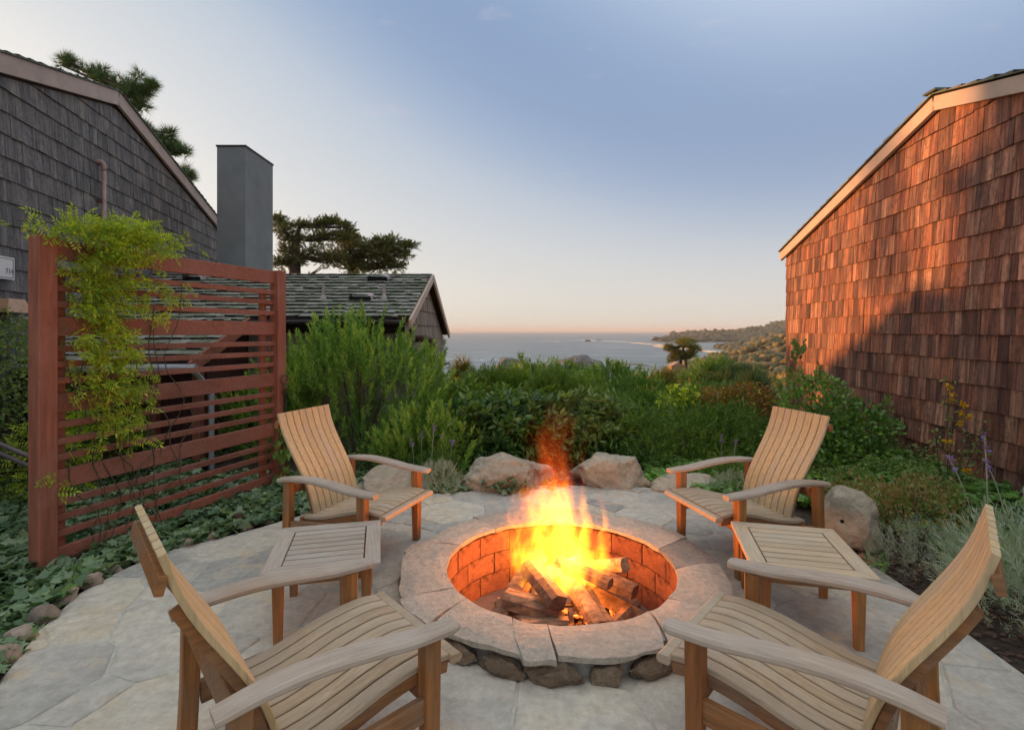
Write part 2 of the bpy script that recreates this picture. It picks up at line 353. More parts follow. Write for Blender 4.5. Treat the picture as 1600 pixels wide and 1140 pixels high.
def sea():
    V = []; F = []; ys = [150*1.25**i for i in range(0, 26)]; n = 24
    for y in ys:
        for i in range(n+1): V.append(((i/n-.5)*max(1400, 5*y), y, SEA))
    for j in range(len(ys)-1):
        for i in range(n): F.append((j*(n+1)+i, j*(n+1)+i+1, (j+1)*(n+1)+i+1, (j+1)*(n+1)+i))
    m, nt, b = new_mat('sea water'); v = mapped(nt, (.3, 1, 1))
    n1 = noise_(nt, .03, 9, .7, v); n2 = noise_(nt, .25, 7, .65, v)
    c = ramp(nt, n1, [(.35, (.07,.11,.11)), (.5, (.13,.17,.165)), (.68, (.26,.30,.28))]); nt.links.new(c, b.inputs['Base Color'])
    b.inputs['Roughness'].default_value = .38; b.inputs['Specular IOR Level'].default_value = .5
    bump(nt, b, math_(nt, 'ADD', n2, math_(nt, 'MULTIPLY', n1, 2)), .9, 1.2)
    return tag(mesh_obj('sea', V, F, m), kind='structure')
sea()
def ridge(name, dist, depth, prof, base, mat, seed, rough=1.0, n=90):
    """a landform whose crest stands at distance dist, falling to base in front and behind"""
    V = []; F = []; rows = 22
    for i in range(n+1):
        t = i/n*(len(prof)-1); k = min(int(t), len(prof)-2); t -= k
        px = prof[k][0]*(1-t)+prof[k+1][0]*t; py = prof[k][1]*(1-t)+prof[k+1][1]*t
        for j in range(rows+1):
            s = j/rows*2-1; Y = dist+s*depth
            x = (px-CX)/FPX*dist; h = EYE-(py-CY)/FPX*dist
            h += rough*dist*.004*noise.noise(Vector((x*30/dist, seed, 1)))
            z = base+(h-base)*max(0, 1-abs(s)**1.5)
            z += (rough*dist*.005)*noise.noise(Vector((x*22/dist, Y*22/dist, seed)))*(1-abs(s))*1.2
            V.append((x*(1+s*depth/dist*.6), Y, z))
    for i in range(n):
        for j in range(rows):
            a = i*(rows+1)+j; F.append((a, a+rows+1, a+rows+2, a+1))
    return tag(mesh_obj(name, V, F, mat, smooth=True), kind='structure')
def hill_mat(name, cols, sc):
    m, nt, b = new_mat(name); v = mapped(nt); n1 = noise_(nt, sc, 9, .7, v)
    nt.links.new(ramp(nt, n1, cols), b.inputs['Base Color']); b.inputs['Roughness'].default_value = .95
    bump(nt, b, n1, 1.0, 1/sc*.3); return m
hm1 = hill_mat('wooded headland', [(.35,(.035,.04,.02)), (.5,(.07,.07,.035)), (.62,(.13,.11,.06))], .03)
hm2 = hill_mat('golden hillside', [(.36,(.045,.05,.02)), (.48,(.14,.11,.045)), (.62,(.30,.19,.09))], .09)
hm3 = hill_mat('brown shore hills', [(.36,(.06,.06,.03)), (.5,(.12,.10,.055)), (.62,(.24,.17,.10))], .05)
ridge('headland', 1500, 160, [(985,540),(1010,534.5),(1050,528),(1090,526.5),(1140,527),(1240,527)], SEA-.5, hm1, 3)
ridge('wooded_hill', 1900, 500, [(1065,524),(1090,520),(1140,518.5),(1165,519),(1185,514),(1200,510),(1229,507),(1300,500),(1450,490)], SEA-.5, hm1, 8)
ridge('shore_hill', 800, 180, [(1100,553),(1140,545),(1175,536),(1200,530),(1229,521),(1300,512),(1420,500)], SEA-.5, hm3, 13)
ridge('golden_hill', 330, 110, [(1060,582),(1100,570),(1140,558),(1170,549),(1200,538),(1229,527),(1300,512),(1420,500)], SEA-.5, hm2, 23, 1.4)
def woods(oname, n, size, cols, seed):
    o = bpy.data.objects[oname]; rng = np.random.default_rng(seed); W = np.array([v.co[:] for v in o.data.vertices]); W = W[W[:,2] > SEA+1.5]
    i = rng.choice(len(W), n); P = W[i]+rng.normal(0,1,(n,3))*np.array([[size*.8,size*1.5,0]]); m_ = np.array([noise.noise(Vector(p)*(.12/size*4)) for p in P]) > -.08; P = P[m_]; n = len(P)
    V = []; F = []
    bm = bmesh.new(); bmesh.ops.create_icosphere(bm, subdivisions=1, radius=1); T = np.array([v.co[:] for v in bm.verts]); TF = np.array([[v.index for v in f.verts] for f in bm.faces]); bm.free()
    s = size*(.35+.8*rng.random((n,1,1))); Vv = P[:,None,:]+T[None]*s*np.array([[[1,1,.8]]])*(1+.25*rng.normal(0,1,(n,len(T),1))); Ff = (TF[None]+(np.arange(n)*len(T))[:,None,None]).reshape(-1,3)
    m, nt, b = new_mat('far tree crowns'); nt.links.new(ramp(nt, rnd_out(nt), cols), b.inputs['Base Color']); b.inputs['Roughness'].default_value = .95
    q = np_obj('distant_woods', Vv.reshape(-1,3), Ff, m, kind='stuff'); q['label'] = 'distant tree crowns covering the hillsides above the bay'
woods('golden_hill', 2600, 3.2, [(.06,.065,.025), (.16,.12,.04), (.10,.10,.035), (.26,.17,.07)], 3)
woods('shore_hill', 1500, 6, [(.06,.07,.03), (.13,.11,.05), (.09,.09,.04)], 4)
woods('wooded_hill', 2200, 13, [(.05,.06,.03), (.09,.09,.045), (.07,.08,.035)], 5)
woods('headland', 700, 8, [(.05,.055,.03), (.09,.08,.045)], 6)
# surf and offshore rocks
def foam():
    B = MB()
    m, nt, b = new_mat('white surf'); n1 = noise_(nt, .4, 6, .7, mapped(nt, (1, 3, 1)))
    b.inputs['Base Color'].default_value = (.48,.50,.49,1); b.inputs['Roughness'].default_value = .9
    tr = N(nt, 'BsdfTransparent'); ms = N(nt, 'MixShader'); f = ramp(nt, n1, [(.40, (0,0,0)), (.50, (1,1,1))])
    nt.links.new(f, ms.inputs[0]); nt.links.new(tr.outputs[0], ms.inputs[1]); nt.links.new(b.outputs[0], ms.inputs[2])
    nt.links.new(ms.outputs[0], nt.nodes['Material Output'].inputs['Surface'])
    for pts, wd in (([(842,534),(862,533.4),(875,534)], 22), ([(885,532.6),(905,531.8),(925,532.6),(960,533.5),(985,534.5)], 26),
                    ([(985,535.5),(1010,537.5),(1040,540.5),(1075,543.5),(1100,545)], 30), ([(1020,541),(1050,544),(1090,547)], 14),
                    ([(1095,548),(1115,551),(1140,554),(1165,556)], 24), ([(1120,555),(1150,558),(1172,561)], 16), ([(730,566),(760,564),(800,565)], 8)):
        P = [onz(a, c, SEA+.15) for a, c in pts]; P = spline(P, 14); vs = []; fs = []
        for i, p in enumerate(P):
            k = math.sin(math.pi*(i+.6)/15.2)
            ww = wd*k*(.5+.5*abs(noise.noise(p*.05+Vector((0,0,wd))))+.3)
            hh = 1.2+2.2*k*(.6+noise.noise(p*.03))
            vs += [(p.x, p.y-ww, SEA+.05), (p.x, p.y, SEA+hh), (p.x, p.y+ww, SEA+.05)]
        for i in range(14):
            for q in (0, 1): fs.append((3*i+q, 3*i+3+q, 3*i+4+q, 3*i+1+q))
        B.add(vs, fs)
    tag(B.build('surf', m), kind='stuff')
foam()

def rock_mesh(name, size, seed, mat, parent=None, sub=4, cuts=9, rough=.12, flat=.0):
    bm = bmesh.new(); bmesh.ops.create_icosphere(bm, subdivisions=sub, radius=1); r = random.Random(seed)
    planes = [(Vector((r.gauss(0,1), r.gauss(0,1), r.gauss(0,.9))).normalized(), r.uniform(.62, .88)) for _ in range(cuts)]
    o = Vector((seed*3.1, seed*1.7, 0))
    for v in bm.verts:
        p = v.co.copy()
        for n, d in planes:
            k = p.dot(n)
            if k > d: p -= n*(k-d)*.92
        f = 1+rough*noise.noise(p*1.6+o)+rough*.5*noise.noise(p*4+o)+rough*.22*noise.noise(p*10+o)
        p *= f; p.z = max(p.z, -.55)
        v.co = Vector((p.x*size[0], p.y*size[1], (p.z+.5)*size[2]))
    me = bpy.data.meshes.new(name); bm.to_mesh(me); bm.free(); me.materials.append(mat)
    me.polygons.foreach_set('use_smooth', [True]*len(me.polygons))
    try: me.set_sharp_from_angle(angle=math.radians(38))
    except Exception: pass
    ob = bpy.data.objects.new(name, me); link(ob, parent); return ob
hr = hill_mat('grey shore rock', [(.35,(.10,.10,.095)), (.5,(.17,.16,.145)), (.62,(.24,.22,.195))], .4)
for (px, top, wpx, d, lab) in ((801, 555, 56, 300, 'pale rounded rock on the shore left of centre, nearest the grey house'),
                            (905, 551, 84, 340, 'broad pale rock mound at the water edge, above the middle of the shrubs'),
                            (863, 560, 44, 280, 'low rock between the two larger shore rocks')):
    p = at(px, top, d); o = rock_mesh('shore_rock', (wpx/2/FPX*d*1.1, 9, (p.z-SEA)*.66), int(px), hr, None, 4, 12, .3)
    o.location = (p.x, d, SEA-.5); tag(o, lab, 'rock', 'rocks on the shore')
for (px, py, d, lab) in ((937, 531.5, 1500, 'tiny dark rock in the breaking surf, middle of the bay'), (918, 531.8, 1500, 'smallest dark rock in the surf left of its neighbour')):
    p = onz(px, py+1.5, SEA); o = rock_mesh('sea_rock', (9, 6, 3.2), int(px), hm1, None, 3, 6, .2); o.location = (p.x, p.y, SEA-.5); tag(o, lab, 'rock', 'rocks in the surf')

# ------------------------------------------------------------------ patio of flagstones
PIT = Vector((.316, 3.474)); RI, RO, RIM = .75, 1.05, .135
edge_px = [(-140,1290),(0,1062),(60,985),(125,925),(200,885),(280,855),(400,825),(455,808),(545,785),(640,772),(760,765),(860,757),(1000,759),(1060,770),
           (1150,783),(1290,845),(1360,880),(1430,925),(1500,980),(1600,1052),(1800,1230)]
PATIO = [onz(*p) for p in edge_px]; PATIO = [Vector((p.x, p.y)) for p in PATIO] + [Vector((2.2,-2.5)), Vector((-2.2,-2.5))]
def inside(p, poly):
    c = False; n = len(poly)
    for i in range(n):
        a, b = poly[i], poly[(i+1) % n]
        if (a.y > p[1]) != (b.y > p[1]) and p[0] < (b.x-a.x)*(p[1]-a.y)/(b.y-a.y)+a.x: c = not c
    return c
def clip_half(poly, m, n):
    out = []; k = len(poly)
    for i in range(k):
        a, b = poly[i], poly[(i+1) % k]; da, db = (a-m).dot(n), (b-m).dot(n)
        if da <= 0: out.append(a)
        if (da < 0) != (db < 0) and da != db: out.append(a+(b-a)*(da/(da-db)))
    return out
def slab(poly, z0, z1, wob=.012, gap=.008, seed=0, rnd=.016):
    """irregular stone slab: wobbling outline, eased arris"""
    c = sum(poly, Vector((0,0)))/len(poly); pts = []
    # round corners by cutting them
    cp = []
    for i in range(len(poly)):
        a, b, d = poly[i-1], poly[i], poly[(i+1) % len(poly)]
        k = min(rnd, (a-b).length*.3, (d-b).length*.3)
        if (a-b).length > 1e-5 and (d-b).length > 1e-5:
            cp += [b+(a-b).normalized()*k, b+(d-b).normalized()*k]
    for i in range(len(cp)):
        a, b = cp[i], cp[(i+1) % len(cp)]; L = (b-a).length
        if L < 1e-5: continue
        n = max(1, int(L/.07)); nr = Vector((b.y-a.y, a.x-b.x)).normalized()
        if nr.dot(a-c) < 0: nr = -nr
        for k in range(n):
            p = a+(b-a)*k/n; pts.append(p-nr*(gap+wob*(.5+noise.noise(Vector((p.x*5, p.y*5, seed*3.7)))*1.1)))
    n = len(pts)
    if n < 3: return None
    hz = lambda p: z1+.004*noise.noise(Vector((p.x*3, p.y*3, seed)))
    vs = [(p.x, p.y, z0) for p in pts]+[(p.x, p.y, hz(p)-.006) for p in pts]
    ins = [p+(c-p).normalized()*.009 for p in pts]; vs += [(p.x, p.y, hz(p)) for p in ins]
    fs = [(i, (i+1)%n, n+(i+1)%n, n+i) for i in range(n)]+[(n+i, n+(i+1)%n, 2*n+(i+1)%n, 2*n+i) for i in range(n)]
    fs.append(tuple(range(2*n, 3*n))); return vs, fs
bed = [(p.x*1.0, p.y) for p in PATIO]
patio = mesh_obj('patio', [(x, y, -.005) for x, y in bed]+[(x, y, -.2) for x, y in bed],
                 [tuple(range(len(bed)))]+[(i, len(bed)+i, len(bed)+(i+1)%len(bed), (i+1)%len(bed)) for i in range(len(bed))], MT['mortar'])
# cut the round hole of the pit out of the mortar bed
def annulus_bed():
    k = 64; circ = [(PIT.x+.9*math.cos(i*2*math.pi/k), PIT.y+.9*math.sin(i*2*math.pi/k)) for i in range(k)]
    bm = bmesh.new(); vo = [bm.verts.new((x, y, -.005)) for x, y in bed]; vi = [bm.verts.new((x, y, -.005)) for x, y in circ]
    eo = [bm.edges.new((vo[i], vo[(i+1) % len(vo)])) for i in range(len(vo))]; ei = [bm.edges.new((vi[i], vi[(i+1) % k])) for i in range(k)]
    bmesh.ops.triangle_fill(bm, edges=eo+ei, use_beauty=True)
    lo = [bm.verts.new((x, y, -.2)) for x, y in bed]
    for i in range(len(vo)): bm.faces.new((vo[i], vo[(i+1)%len(vo)], lo[(i+1)%len(vo)], lo[i]))
    bmesh.ops.recalc_face_normals(bm, faces=bm.faces)
    for f in bm.faces:
        if abs(f.normal.z) > .9 and f.normal.z < 0: f.normal_flip()
    bm.to_mesh(patio.data); bm.free()
annulus_bed(); tag(patio, kind='structure')
rs = random.Random(5); seeds = []; rads = []
for _ in range(9000):
    p = Vector((rs.uniform(-3.6, 3.6), rs.uniform(-1.2, 6.0)))
    if not inside(p, PATIO): continue
    k = _/9000; rr_ = rs.uniform(.26, .40) if k < .15 else (rs.uniform(.16, .26) if k < .5 else rs.uniform(.08, .14))
    if p.y > 4.4: rr_ *= .78
    if all((p-q).length > .92*(rr_+rq) for q, rq in zip(seeds, rads)): seeds.append(p); rads.append(rr_)
nfl = 0
for i, s_ in enumerate(seeds):
    poly = [s_+Vector(d) for d in ((-.8,-.8),(.8,-.8),(.8,.8),(-.8,.8))]
    for j, q in enumerate(seeds):
        if j != i and (q-s_).length < 1.6:
            L_ = (q-s_).length; w_ = min(.9, max(.1, (L_*L_+rads[i]**2-rads[j]**2)/(2*L_*L_))); n = (q-s_).normalized(); poly = clip_half(poly, s_+(q-s_)*w_, n)
            if len(poly) < 3: break
    if len(poly) < 3: continue
    # keep to the patio outline (locally convex) and outside the pit
    for a, b in zip(PATIO, PATIO[1:]+PATIO[:1]):
        nr = Vector(((b-a).y, -(b-a).x)).normalized()
        if inside((a+b)/2+nr*.01, PATIO): nr = -nr
        m_ = (a+b)/2
        if (m_-s_).length < .9 and (s_-a).dot(nr) < 0: poly = clip_half(poly, a, nr)
    dv = s_-PIT
    if dv.length < RO-.02:
        continue
    poly = clip_half(poly, PIT+dv.normalized()*(RO-.07), -dv.normalized())
    if len(poly) < 3: continue
    r = slab(poly, -.05, .002+rs.uniform(-.003, .003), .008, .002, i)
    if r: mesh_obj('flagstone', *r, MT['flag'], patio); nfl += 1

# ------------------------------------------------------------------ fire pit
pit = thing('fire_pit', 'round sunken fire pit with sandstone rim and brick lining in the middle of the patio', 'fire pit', (PIT.x, PIT.y, 0))
def ring(B, r0, r1, z0, z1, a0=0, a1=2*math.pi, n=64, wob=0):
    vs = []; full = abs(a1-a0-2*math.pi) < 1e-6; m = n if full else n+1
    for i in range(m):
        a = a0+(a1-a0)*i/n; c, s = math.cos(a), math.sin(a)
        vs += [(r0*c, r0*s, z0), (r1*c, r1*s, z0), (r1*c, r1*s, z1), (r0*c, r0*s, z1)]
    fs = []
    for i in range(n):
        a, b = i*4, ((i+1) % m)*4
        for k in range(4): fs.append((a+k, a+(k+1)%4, b+(k+1)%4, b+k))
    if not full: fs += [(0,1,2,3), (4*n, 4*n+1, 4*n+2, 4*n+3)]
    B.add(vs, fs)
B = MB(); ring(B, RI+.045, RO-.105, -.38, RIM-.03); B.build('mortar_core', MT['mortar'], pit)
B = MB(); B.add([(0,0,-.35)]+[(.8*math.cos(i*math.pi/24), .8*math.sin(i*math.pi/24), -.36) for i in range(48)], [(0, 1+i, 1+(i+1)%48) for i in range(48)]); B.build('ash_floor', MT['ash'], pit)
# cap stones
cuts = [183, 207, 222, 250, 262, 300, 322, 357, 380, 424, 446, 487, 520, 543]
for i in range(len(cuts)-1):
    a0, a1 = math.radians(cuts[i]), math.radians(cuts[i+1]); rr = random.Random(i+3)
    sk0, sk1 = [math.radians(26)*noise.noise(Vector((k*1.7+.3, 0, 9))) for k in (i, i+1)]
    if i == len(cuts)-2: sk1 = math.radians(26)*noise.noise(Vector((.3, 0, 9)))
    nA = 10; nR = 4; rg = []
    for j in range(nR+1):
        f = j/nR
        for k in range(nA+1):
            g = k/nA; a = (a0+sk0*(f-.5)*2+.0035)*(1-g)+(a1+sk1*(f-.5)*2-.0035)*g
            ro = RO-.012+.03*noise.noise(Vector((math.cos(a)*3, math.sin(a)*3, 1)))+.014*noise.noise(Vector((math.cos(a)*11, math.sin(a)*11, 2)))+rr.uniform(-.001,.001)+(.0,.022,-.018,.010,-.026,.016,.004)[i%7]
            ri = RI-.012+.008*noise.noise(Vector((math.cos(a)*6, math.sin(a)*6, 5)))
            r = ri*(1-f)+ro*f
            rg.append((r*math.cos(a), r*math.sin(a)))
    top = [(x, y, RIM+.014*noise.noise(Vector((x*5, y*5, i)))-(.006 if (idx//(nA+1) in (0, nR)) else 0)) for idx, (x, y) in enumerate(rg)]
    bot = [(x, y, RIM-.032+.008*noise.noise(Vector((x*9, y*9, i+4)))) for x, y in rg]
    W = nA+1; K = len(rg); fs = []
    for j in range(nR):
        for k in range(nA):
            a = j*W+k; fs += [(a, a+1, a+W+1, a+W), (K+a, K+a+W, K+a+W+1, K+a+1)]
    for k in range(nA): fs += [(k, K+k, K+k+1, k+1), (nR*W+k, nR*W+k+1, K+nR*W+k+1, K+nR*W+k)]
    for j in range(nR): fs += [(j*W, (j+1)*W, K+(j+1)*W, K+j*W), (j*W+nA, K+j*W+nA, K+(j+1)*W+nA, (j+1)*W+nA)]
    mesh_obj('cap_stone', top+bot, fs, MT['cap'], pit)
# rough stones of the low outer wall
a = 200.0; i = 0
while a < 545:
    wd = random.Random(i+50).uniform(9, 15); am = math.radians(a+wd/2); r0 = RO-.050
    o = rock_mesh('wall_stone', (r0*math.radians(wd)*.60, .055, .064+.005*math.sin(i*2.1)), i+11, MT['pitstone'], pit, 4, 22, .30)
    o.location = (r0*math.cos(am), r0*math.sin(am), .003); o.rotation_euler = (0, 0, am+math.pi/2)
    a += wd+1.6; i += 1
# brick lining
nb = 17; brick_me = None
for c in range(3):
    for k in range(nb):
        a0 = (k+.5*(c % 2))*2*math.pi/nb; B = MB(); ga = .007
        vs = []; n = 3; z0 = -.36+c*.15+.004; z1 = z0+.142
        if brick_me is None:
            b_ = bmesh.new(); half = math.pi/nb-ga
            for zz in (0, .142):
                for q in range(n+1):
                    aa = -half+2*half*q/n
                    for rr_ in (RI, RI+.05): b_.verts.new((rr_*math.cos(aa), rr_*math.sin(aa), zz))
            b_.verts.ensure_lookup_table(); vv = b_.verts; o2 = (n+1)*2
            for q in range(n):
                i0 = q*2
                for f in ((i0, i0+1, i0+3, i0+2), (o2+i0, o2+i0+2, o2+i0+3, o2+i0+1), (i0, i0+2, o2+i0+2, o2+i0), (i0+1, o2+i0+1, o2+i0+3, i0+3)): b_.faces.new([vv[t] for t in f])
            for f in ((0, o2, o2+1, 1), (n*2, n*2+1, o2+n*2+1, o2+n*2)): b_.faces.new([vv[t] for t in f])
            bmesh.ops.recalc_face_normals(b_, faces=b_.faces)
            brick_me = bpy.data.meshes.new('fire_brick'); b_.to_mesh(brick_me); b_.free(); brick_me.materials.append(MT['firebrick'])
        o = bpy.data.objects.new('fire_brick', brick_me); link(o, pit); o.rotation_euler = (0,0,a0); o.location = (0,0,z0)
        s_ = 1+random.Random(c*40+k).uniform(-.004,.004); o.scale = (s_, s_, 1)
B = MB(); ring(B, RI+.012, RI+.05, -.365, .085); B.build('brick_mortar', plain('sooty joint', (.07,.04,.03), .9), pit)

# grate
gr = thing('fire_grate', 'black iron grate of upturned bars under the burning logs', 'grate', (PIT.x+.02, PIT.y-.03, -.25))
for k in range(7):
    x = -.30+k*.10; B = MB(); B.tube(spline([(x,-.25,.13),(x,-.23,.05),(x,-.1,.04),(x,.15,.04),(x,.25,.06),(x,.27,.14)], 12), .013, 6); B.build('grate_bar', MT['iron'], gr)
for y in (-.15, .17):
    B = MB(); B.tube([(-.34,y,.025),(.34,y,.025)], .014, 6); B.build('cross_bar', MT['iron'], gr)
for x in (-.30, .30):
    for y in (-.15, .17): B = MB(); B.tube([(x,y,.02),(x,y,-.005)], .012, 6); B.build('leg', MT['iron'], gr)
B = MB()
for k in range(70):
    r = random.Random(k+900); B.box((PIT.x+r.uniform(-.34,.36), PIT.y-.03+r.uniform(-.28,.25), -.25+r.uniform(0,.07)), (r.uniform(.02,.06), r.uniform(.02,.05), r.uniform(.02,.04)), rot=Matrix.Rotation(r.uniform(0,6), 3, Vector((r.gauss(0,1), r.gauss(0,1), r.gauss(0,1))).normalized()))
em, nt, b = new_mat('glowing embers'); e1 = noise_(nt, 9, 4, .6, mapped(nt)); ec = ramp(nt, e1, [(.50,(0,0,0)), (.58,(.9,.10,.01)), (.68,(1,.45,.08))])
b.inputs['Base Color'].default_value = (.015,.01,.008,1); nt.links.new(ec, b.inputs['Emission Color']); b.inputs['Emission Strength'].default_value = 1.2
tag(B.build('ember_bed', em), 'bed of black charcoal and glowing embers under the fire grate', 'embers', kind='stuff')
# logs: (centre px,py,Y) ends given in pit coordinates
def log_(p0, p1, w_, h_, label, roll=0, tri=False):
    p0, p1 = Vector(p0)+Vector((0,.05,-.01)), Vector(p1)+Vector((0,.05,-.01)); d = p1-p0; L = d.length; d.normalize(); w_ *= .96; h_ *= .94
    sd = d.cross(Vector((0,0,1))).normalized(); up = sd.cross(d)
    sec = [(-.5,-.42),(.1,-.5),(.5,-.35),(.46,.2),(.2,.5),(-.42,.42)] if not tri else [(-.5,-.4),(.5,-.45),(.42,-.1),(.05,.5),(-.2,.42)]
    n = 9; vs = []; k = len(sec); rr = random.Random(int(L*1e5)); ox = rr.uniform(0, 9)
    for i in range(n+1):
        t = i/n; c = Vector((0,0,0))
        for q, (x, y) in enumerate(sec):
            ca, sa = math.cos(roll), math.sin(roll); x, y = x*ca-y*sa, x*sa+y*ca
            f = 1+.13*noise.noise(Vector((t*3, q*2.3, ox)))
            vs.append((p0+d*L*t+sd*x*w_*f+up*y*h_*f)+d*(.008*noise.noise(Vector((q*3.1, ox, 0))) if i in (0, n) else 0))
    fs = [(i*k+q, i*k+(q+1)%k, (i+1)*k+(q+1)%k, (i+1)*k+q) for i in range(n) for q in range(k)]+[tuple(range(k)), tuple(range(n*k, n*k+k))]
    B = MB(); c0 = (p0+p1)/2
    B.add([v-c0 for v in vs], fs); o = B.build('split_log', MT['charwood']); o.location = c0+Vector((PIT.x, PIT.y, 0)); tag(o, label, 'log', 'logs burning in the fire pit')
log_((-.47,-.36,-.17), (-.13,.12,.12), .12, .10, 'long split log leaning up from the lower left of the fire')
log_((-.36,-.20,-.02), (-.02,-.30,-.06), .13, .11, 'dark faced log lying across the left front of the fire')
log_((-.20,.0,.09), (-.04,-.38,.04), .12, .10, 'square split log on top of the pile with its cut end towards the viewer', .3)
log_((-.26,-.37,-.12), (.02,-.38,-.10), .11, .11, 'log lying crosswise low at the front left of the pile')
log_((.05,-.02,.05), (.20,-.42,-.08), .10, .10, 'log in the middle with its end just left of the wedge-shaped log', .2)
log_((.10,.12,.04), (.47,-.16,.0), .12, .09, 'flat split log stretched to the right across the fire')
log_((.12,.20,-.10), (.56,-.23,-.17), .11, .10, 'lowest log pointing out to the right edge of the fire', .4)
log_((.16,-.12,-.02), (.28,-.43,-.13), .12, .12, 'wedge-shaped log with its triangular end facing the front', 0, True)
log_((.18,.30,-.05), (.44,.02,.09), .10, .10, 'log behind, leaning up on the right side of the flames')
log_((-.25,.30,-.15), (.15,.05,.10), .12, .10, 'log at the back of the pile inside the flames')
log_((-.40,-.05,-.12), (-.20,-.36,-.10), .08, .07, 'thin split at the left of the pile, crossing behind the long leaning log')
log_((.30,-.30,-.14), (.50,-.05,-.13), .07, .07, 'thin split lying low at the far right of the pile')
log_((-.10,-.30,-.13), (.16,-.42,-.13), .07, .06, 'short kindling stick at the very front of the pile', .5, True)
log_((-.02,.02,.12), (.30,-.22,.08), .08, .07, 'thin split on top of the pile slanting down to the right')
# flames: an emitting volume shaped by turbulence
def flames():
    fl = tag(bpy.data.objects.new('fire', None), 'tall yellow and orange flames rising from the logs in the pit', 'fire'); link(fl); fl.location = (PIT.x-.02, PIT.y+.06, -.10)
    bm = bmesh.new(); bmesh.ops.create_uvsphere(bm, u_segments=24, v_segments=20, radius=1)
    for v in bm.verts:
        t = (v.co.z+1)/2; v.co = Vector((v.co.x*.58, v.co.y*.50, t*1.5))
    me = bpy.data.meshes.new('flame'); bm.to_mesh(me); bm.free()
    m = bpy.data.materials.new('flame'); m.use_nodes = True; nt = m.node_tree; nt.nodes.clear()
    out = N(nt, 'OutputMaterial'); tc = N(nt, 'TexCoord'); sp = N(nt, 'SeparateXYZ')
    # sideways wander of the flame with height
    mp0 = N(nt, 'Mapping'); mp0.inputs['Scale'].default_value = (1.2,1.2,2.2); nt.links.new(tc.outputs['Object'], mp0.inputs['Vector'])
    wn_ = N(nt, 'TexNoise'); wn_.inputs['Scale'].default_value = 1.6; wn_.inputs['Detail'].default_value = 3; nt.links.new(mp0.outputs[0], wn_.inputs['Vector'])
    vs_ = N(nt, 'VectorMath', operation='SUBTRACT'); nt.links.new(wn_.outputs['Color'], vs_.inputs[0]); vs_.inputs[1].default_value = (.5,.5,.5)
    vm = N(nt, 'VectorMath', operation='SCALE'); nt.links.new(vs_.outputs[0], vm.inputs[0]); vm.inputs['Scale'].default_value = .30
    va = N(nt, 'VectorMath', operation='ADD'); nt.links.new(tc.outputs['Object'], va.inputs[0]); nt.links.new(vm.outputs[0], va.inputs[1])
    nt.links.new(va.outputs[0], sp.inputs[0]); x, y, z = sp.outputs
    z = math_(nt, 'MAXIMUM', z, 0.0)
    # radius of the flame body at height z
    rz = N(nt, 'FloatCurve'); cv = rz.mapping.curves[0]
    pts = [(0,.40),(.12,.40),(.25,.33),(.4,.25),(.55,.20),(.75,.17),(1,.11)]
    cv.points[0].location = pts[0]; cv.points[1].location = pts[-1]
    for p in pts[1:-1]: cv.points.new(*p)
    rz.mapping.update(); nt.links.new(math_(nt, 'DIVIDE', z, 1.42), rz.inputs['Value'])
    r = math_(nt, 'SQRT', math_(nt, 'ADD', math_(nt, 'MULTIPLY', x, x), math_(nt, 'MULTIPLY', y, y)))
    mp = N(nt, 'Mapping'); mp.inputs['Scale'].default_value = (10,10,2.0); nt.links.new(va.outputs[0], mp.inputs['Vector'])
    n1 = noise_(nt, 1.0, 4, .55, mp.outputs[0], .5)
    body = math_(nt, 'SUBTRACT', 1.0, math_(nt, 'DIVIDE', r, rz.outputs[0]))
    d = math_(nt, 'ADD', body, math_(nt, 'MULTIPLY_ADD', n1, 4.2, -2.25))
    d = math_(nt, 'MULTIPLY', math_(nt, 'MAXIMUM', d, 0.0), 1.0)
    # intensity falls with height: bright body, faint red wisp on top
    hz = N(nt, 'FloatCurve'); cv = hz.mapping.curves[0]; pts = [(0,.6),(.15,1),(.32,.95),(.43,.72),(.53,.34),(.62,.12),(.78,.035),(1,.0)]
    cv.points[0].location = pts[0]; cv.points[1].location = pts[-1]
    for p in pts[1:-1]: cv.points.new(*p)
    hz.mapping.update(); nt.links.new(math_(nt, 'DIVIDE', z, 1.42), hz.inputs['Value'])
    I = math_(nt, 'MULTIPLY', d, hz.outputs[0])
    col = ramp(nt, I, [(0,(1,.05,.012)), (.12,(1,.13,.015)), (.35,(1,.30,.012)), (.8,(1,.46,.02)), (1,(1,.52,.03))])
    em_ = N(nt, 'Emission'); nt.links.new(col, em_.inputs['Color']); nt.links.new(math_(nt, 'MULTIPLY', I, FLAME), em_.inputs['Strength'])
    nt.links.new(em_.outputs[0], out.inputs['Volume'])
    me.materials.append(m); o = bpy.data.objects.new('flame', me); link(o, fl)
    for k, (lx, ly, lz, pw, rad) in enumerate(((.02,0,.22,FIREW*.55,.14), (-.12,-.02,.12,FIREW*.25,.10), (.2,0,.12,FIREW*.25,.10), (.0,.0,.50,FIREW*.25,.14))):
        L = bpy.data.lights.new('fire_light', 'POINT'); L.energy = pw; L.color = (1,.31,.07); L.shadow_soft_size = rad
        lo = bpy.data.objects.new('fire_light', L); link(lo, fl); lo.location = (lx, ly, lz)
FLAME, FIREW = 4.4, 25.0
flames()

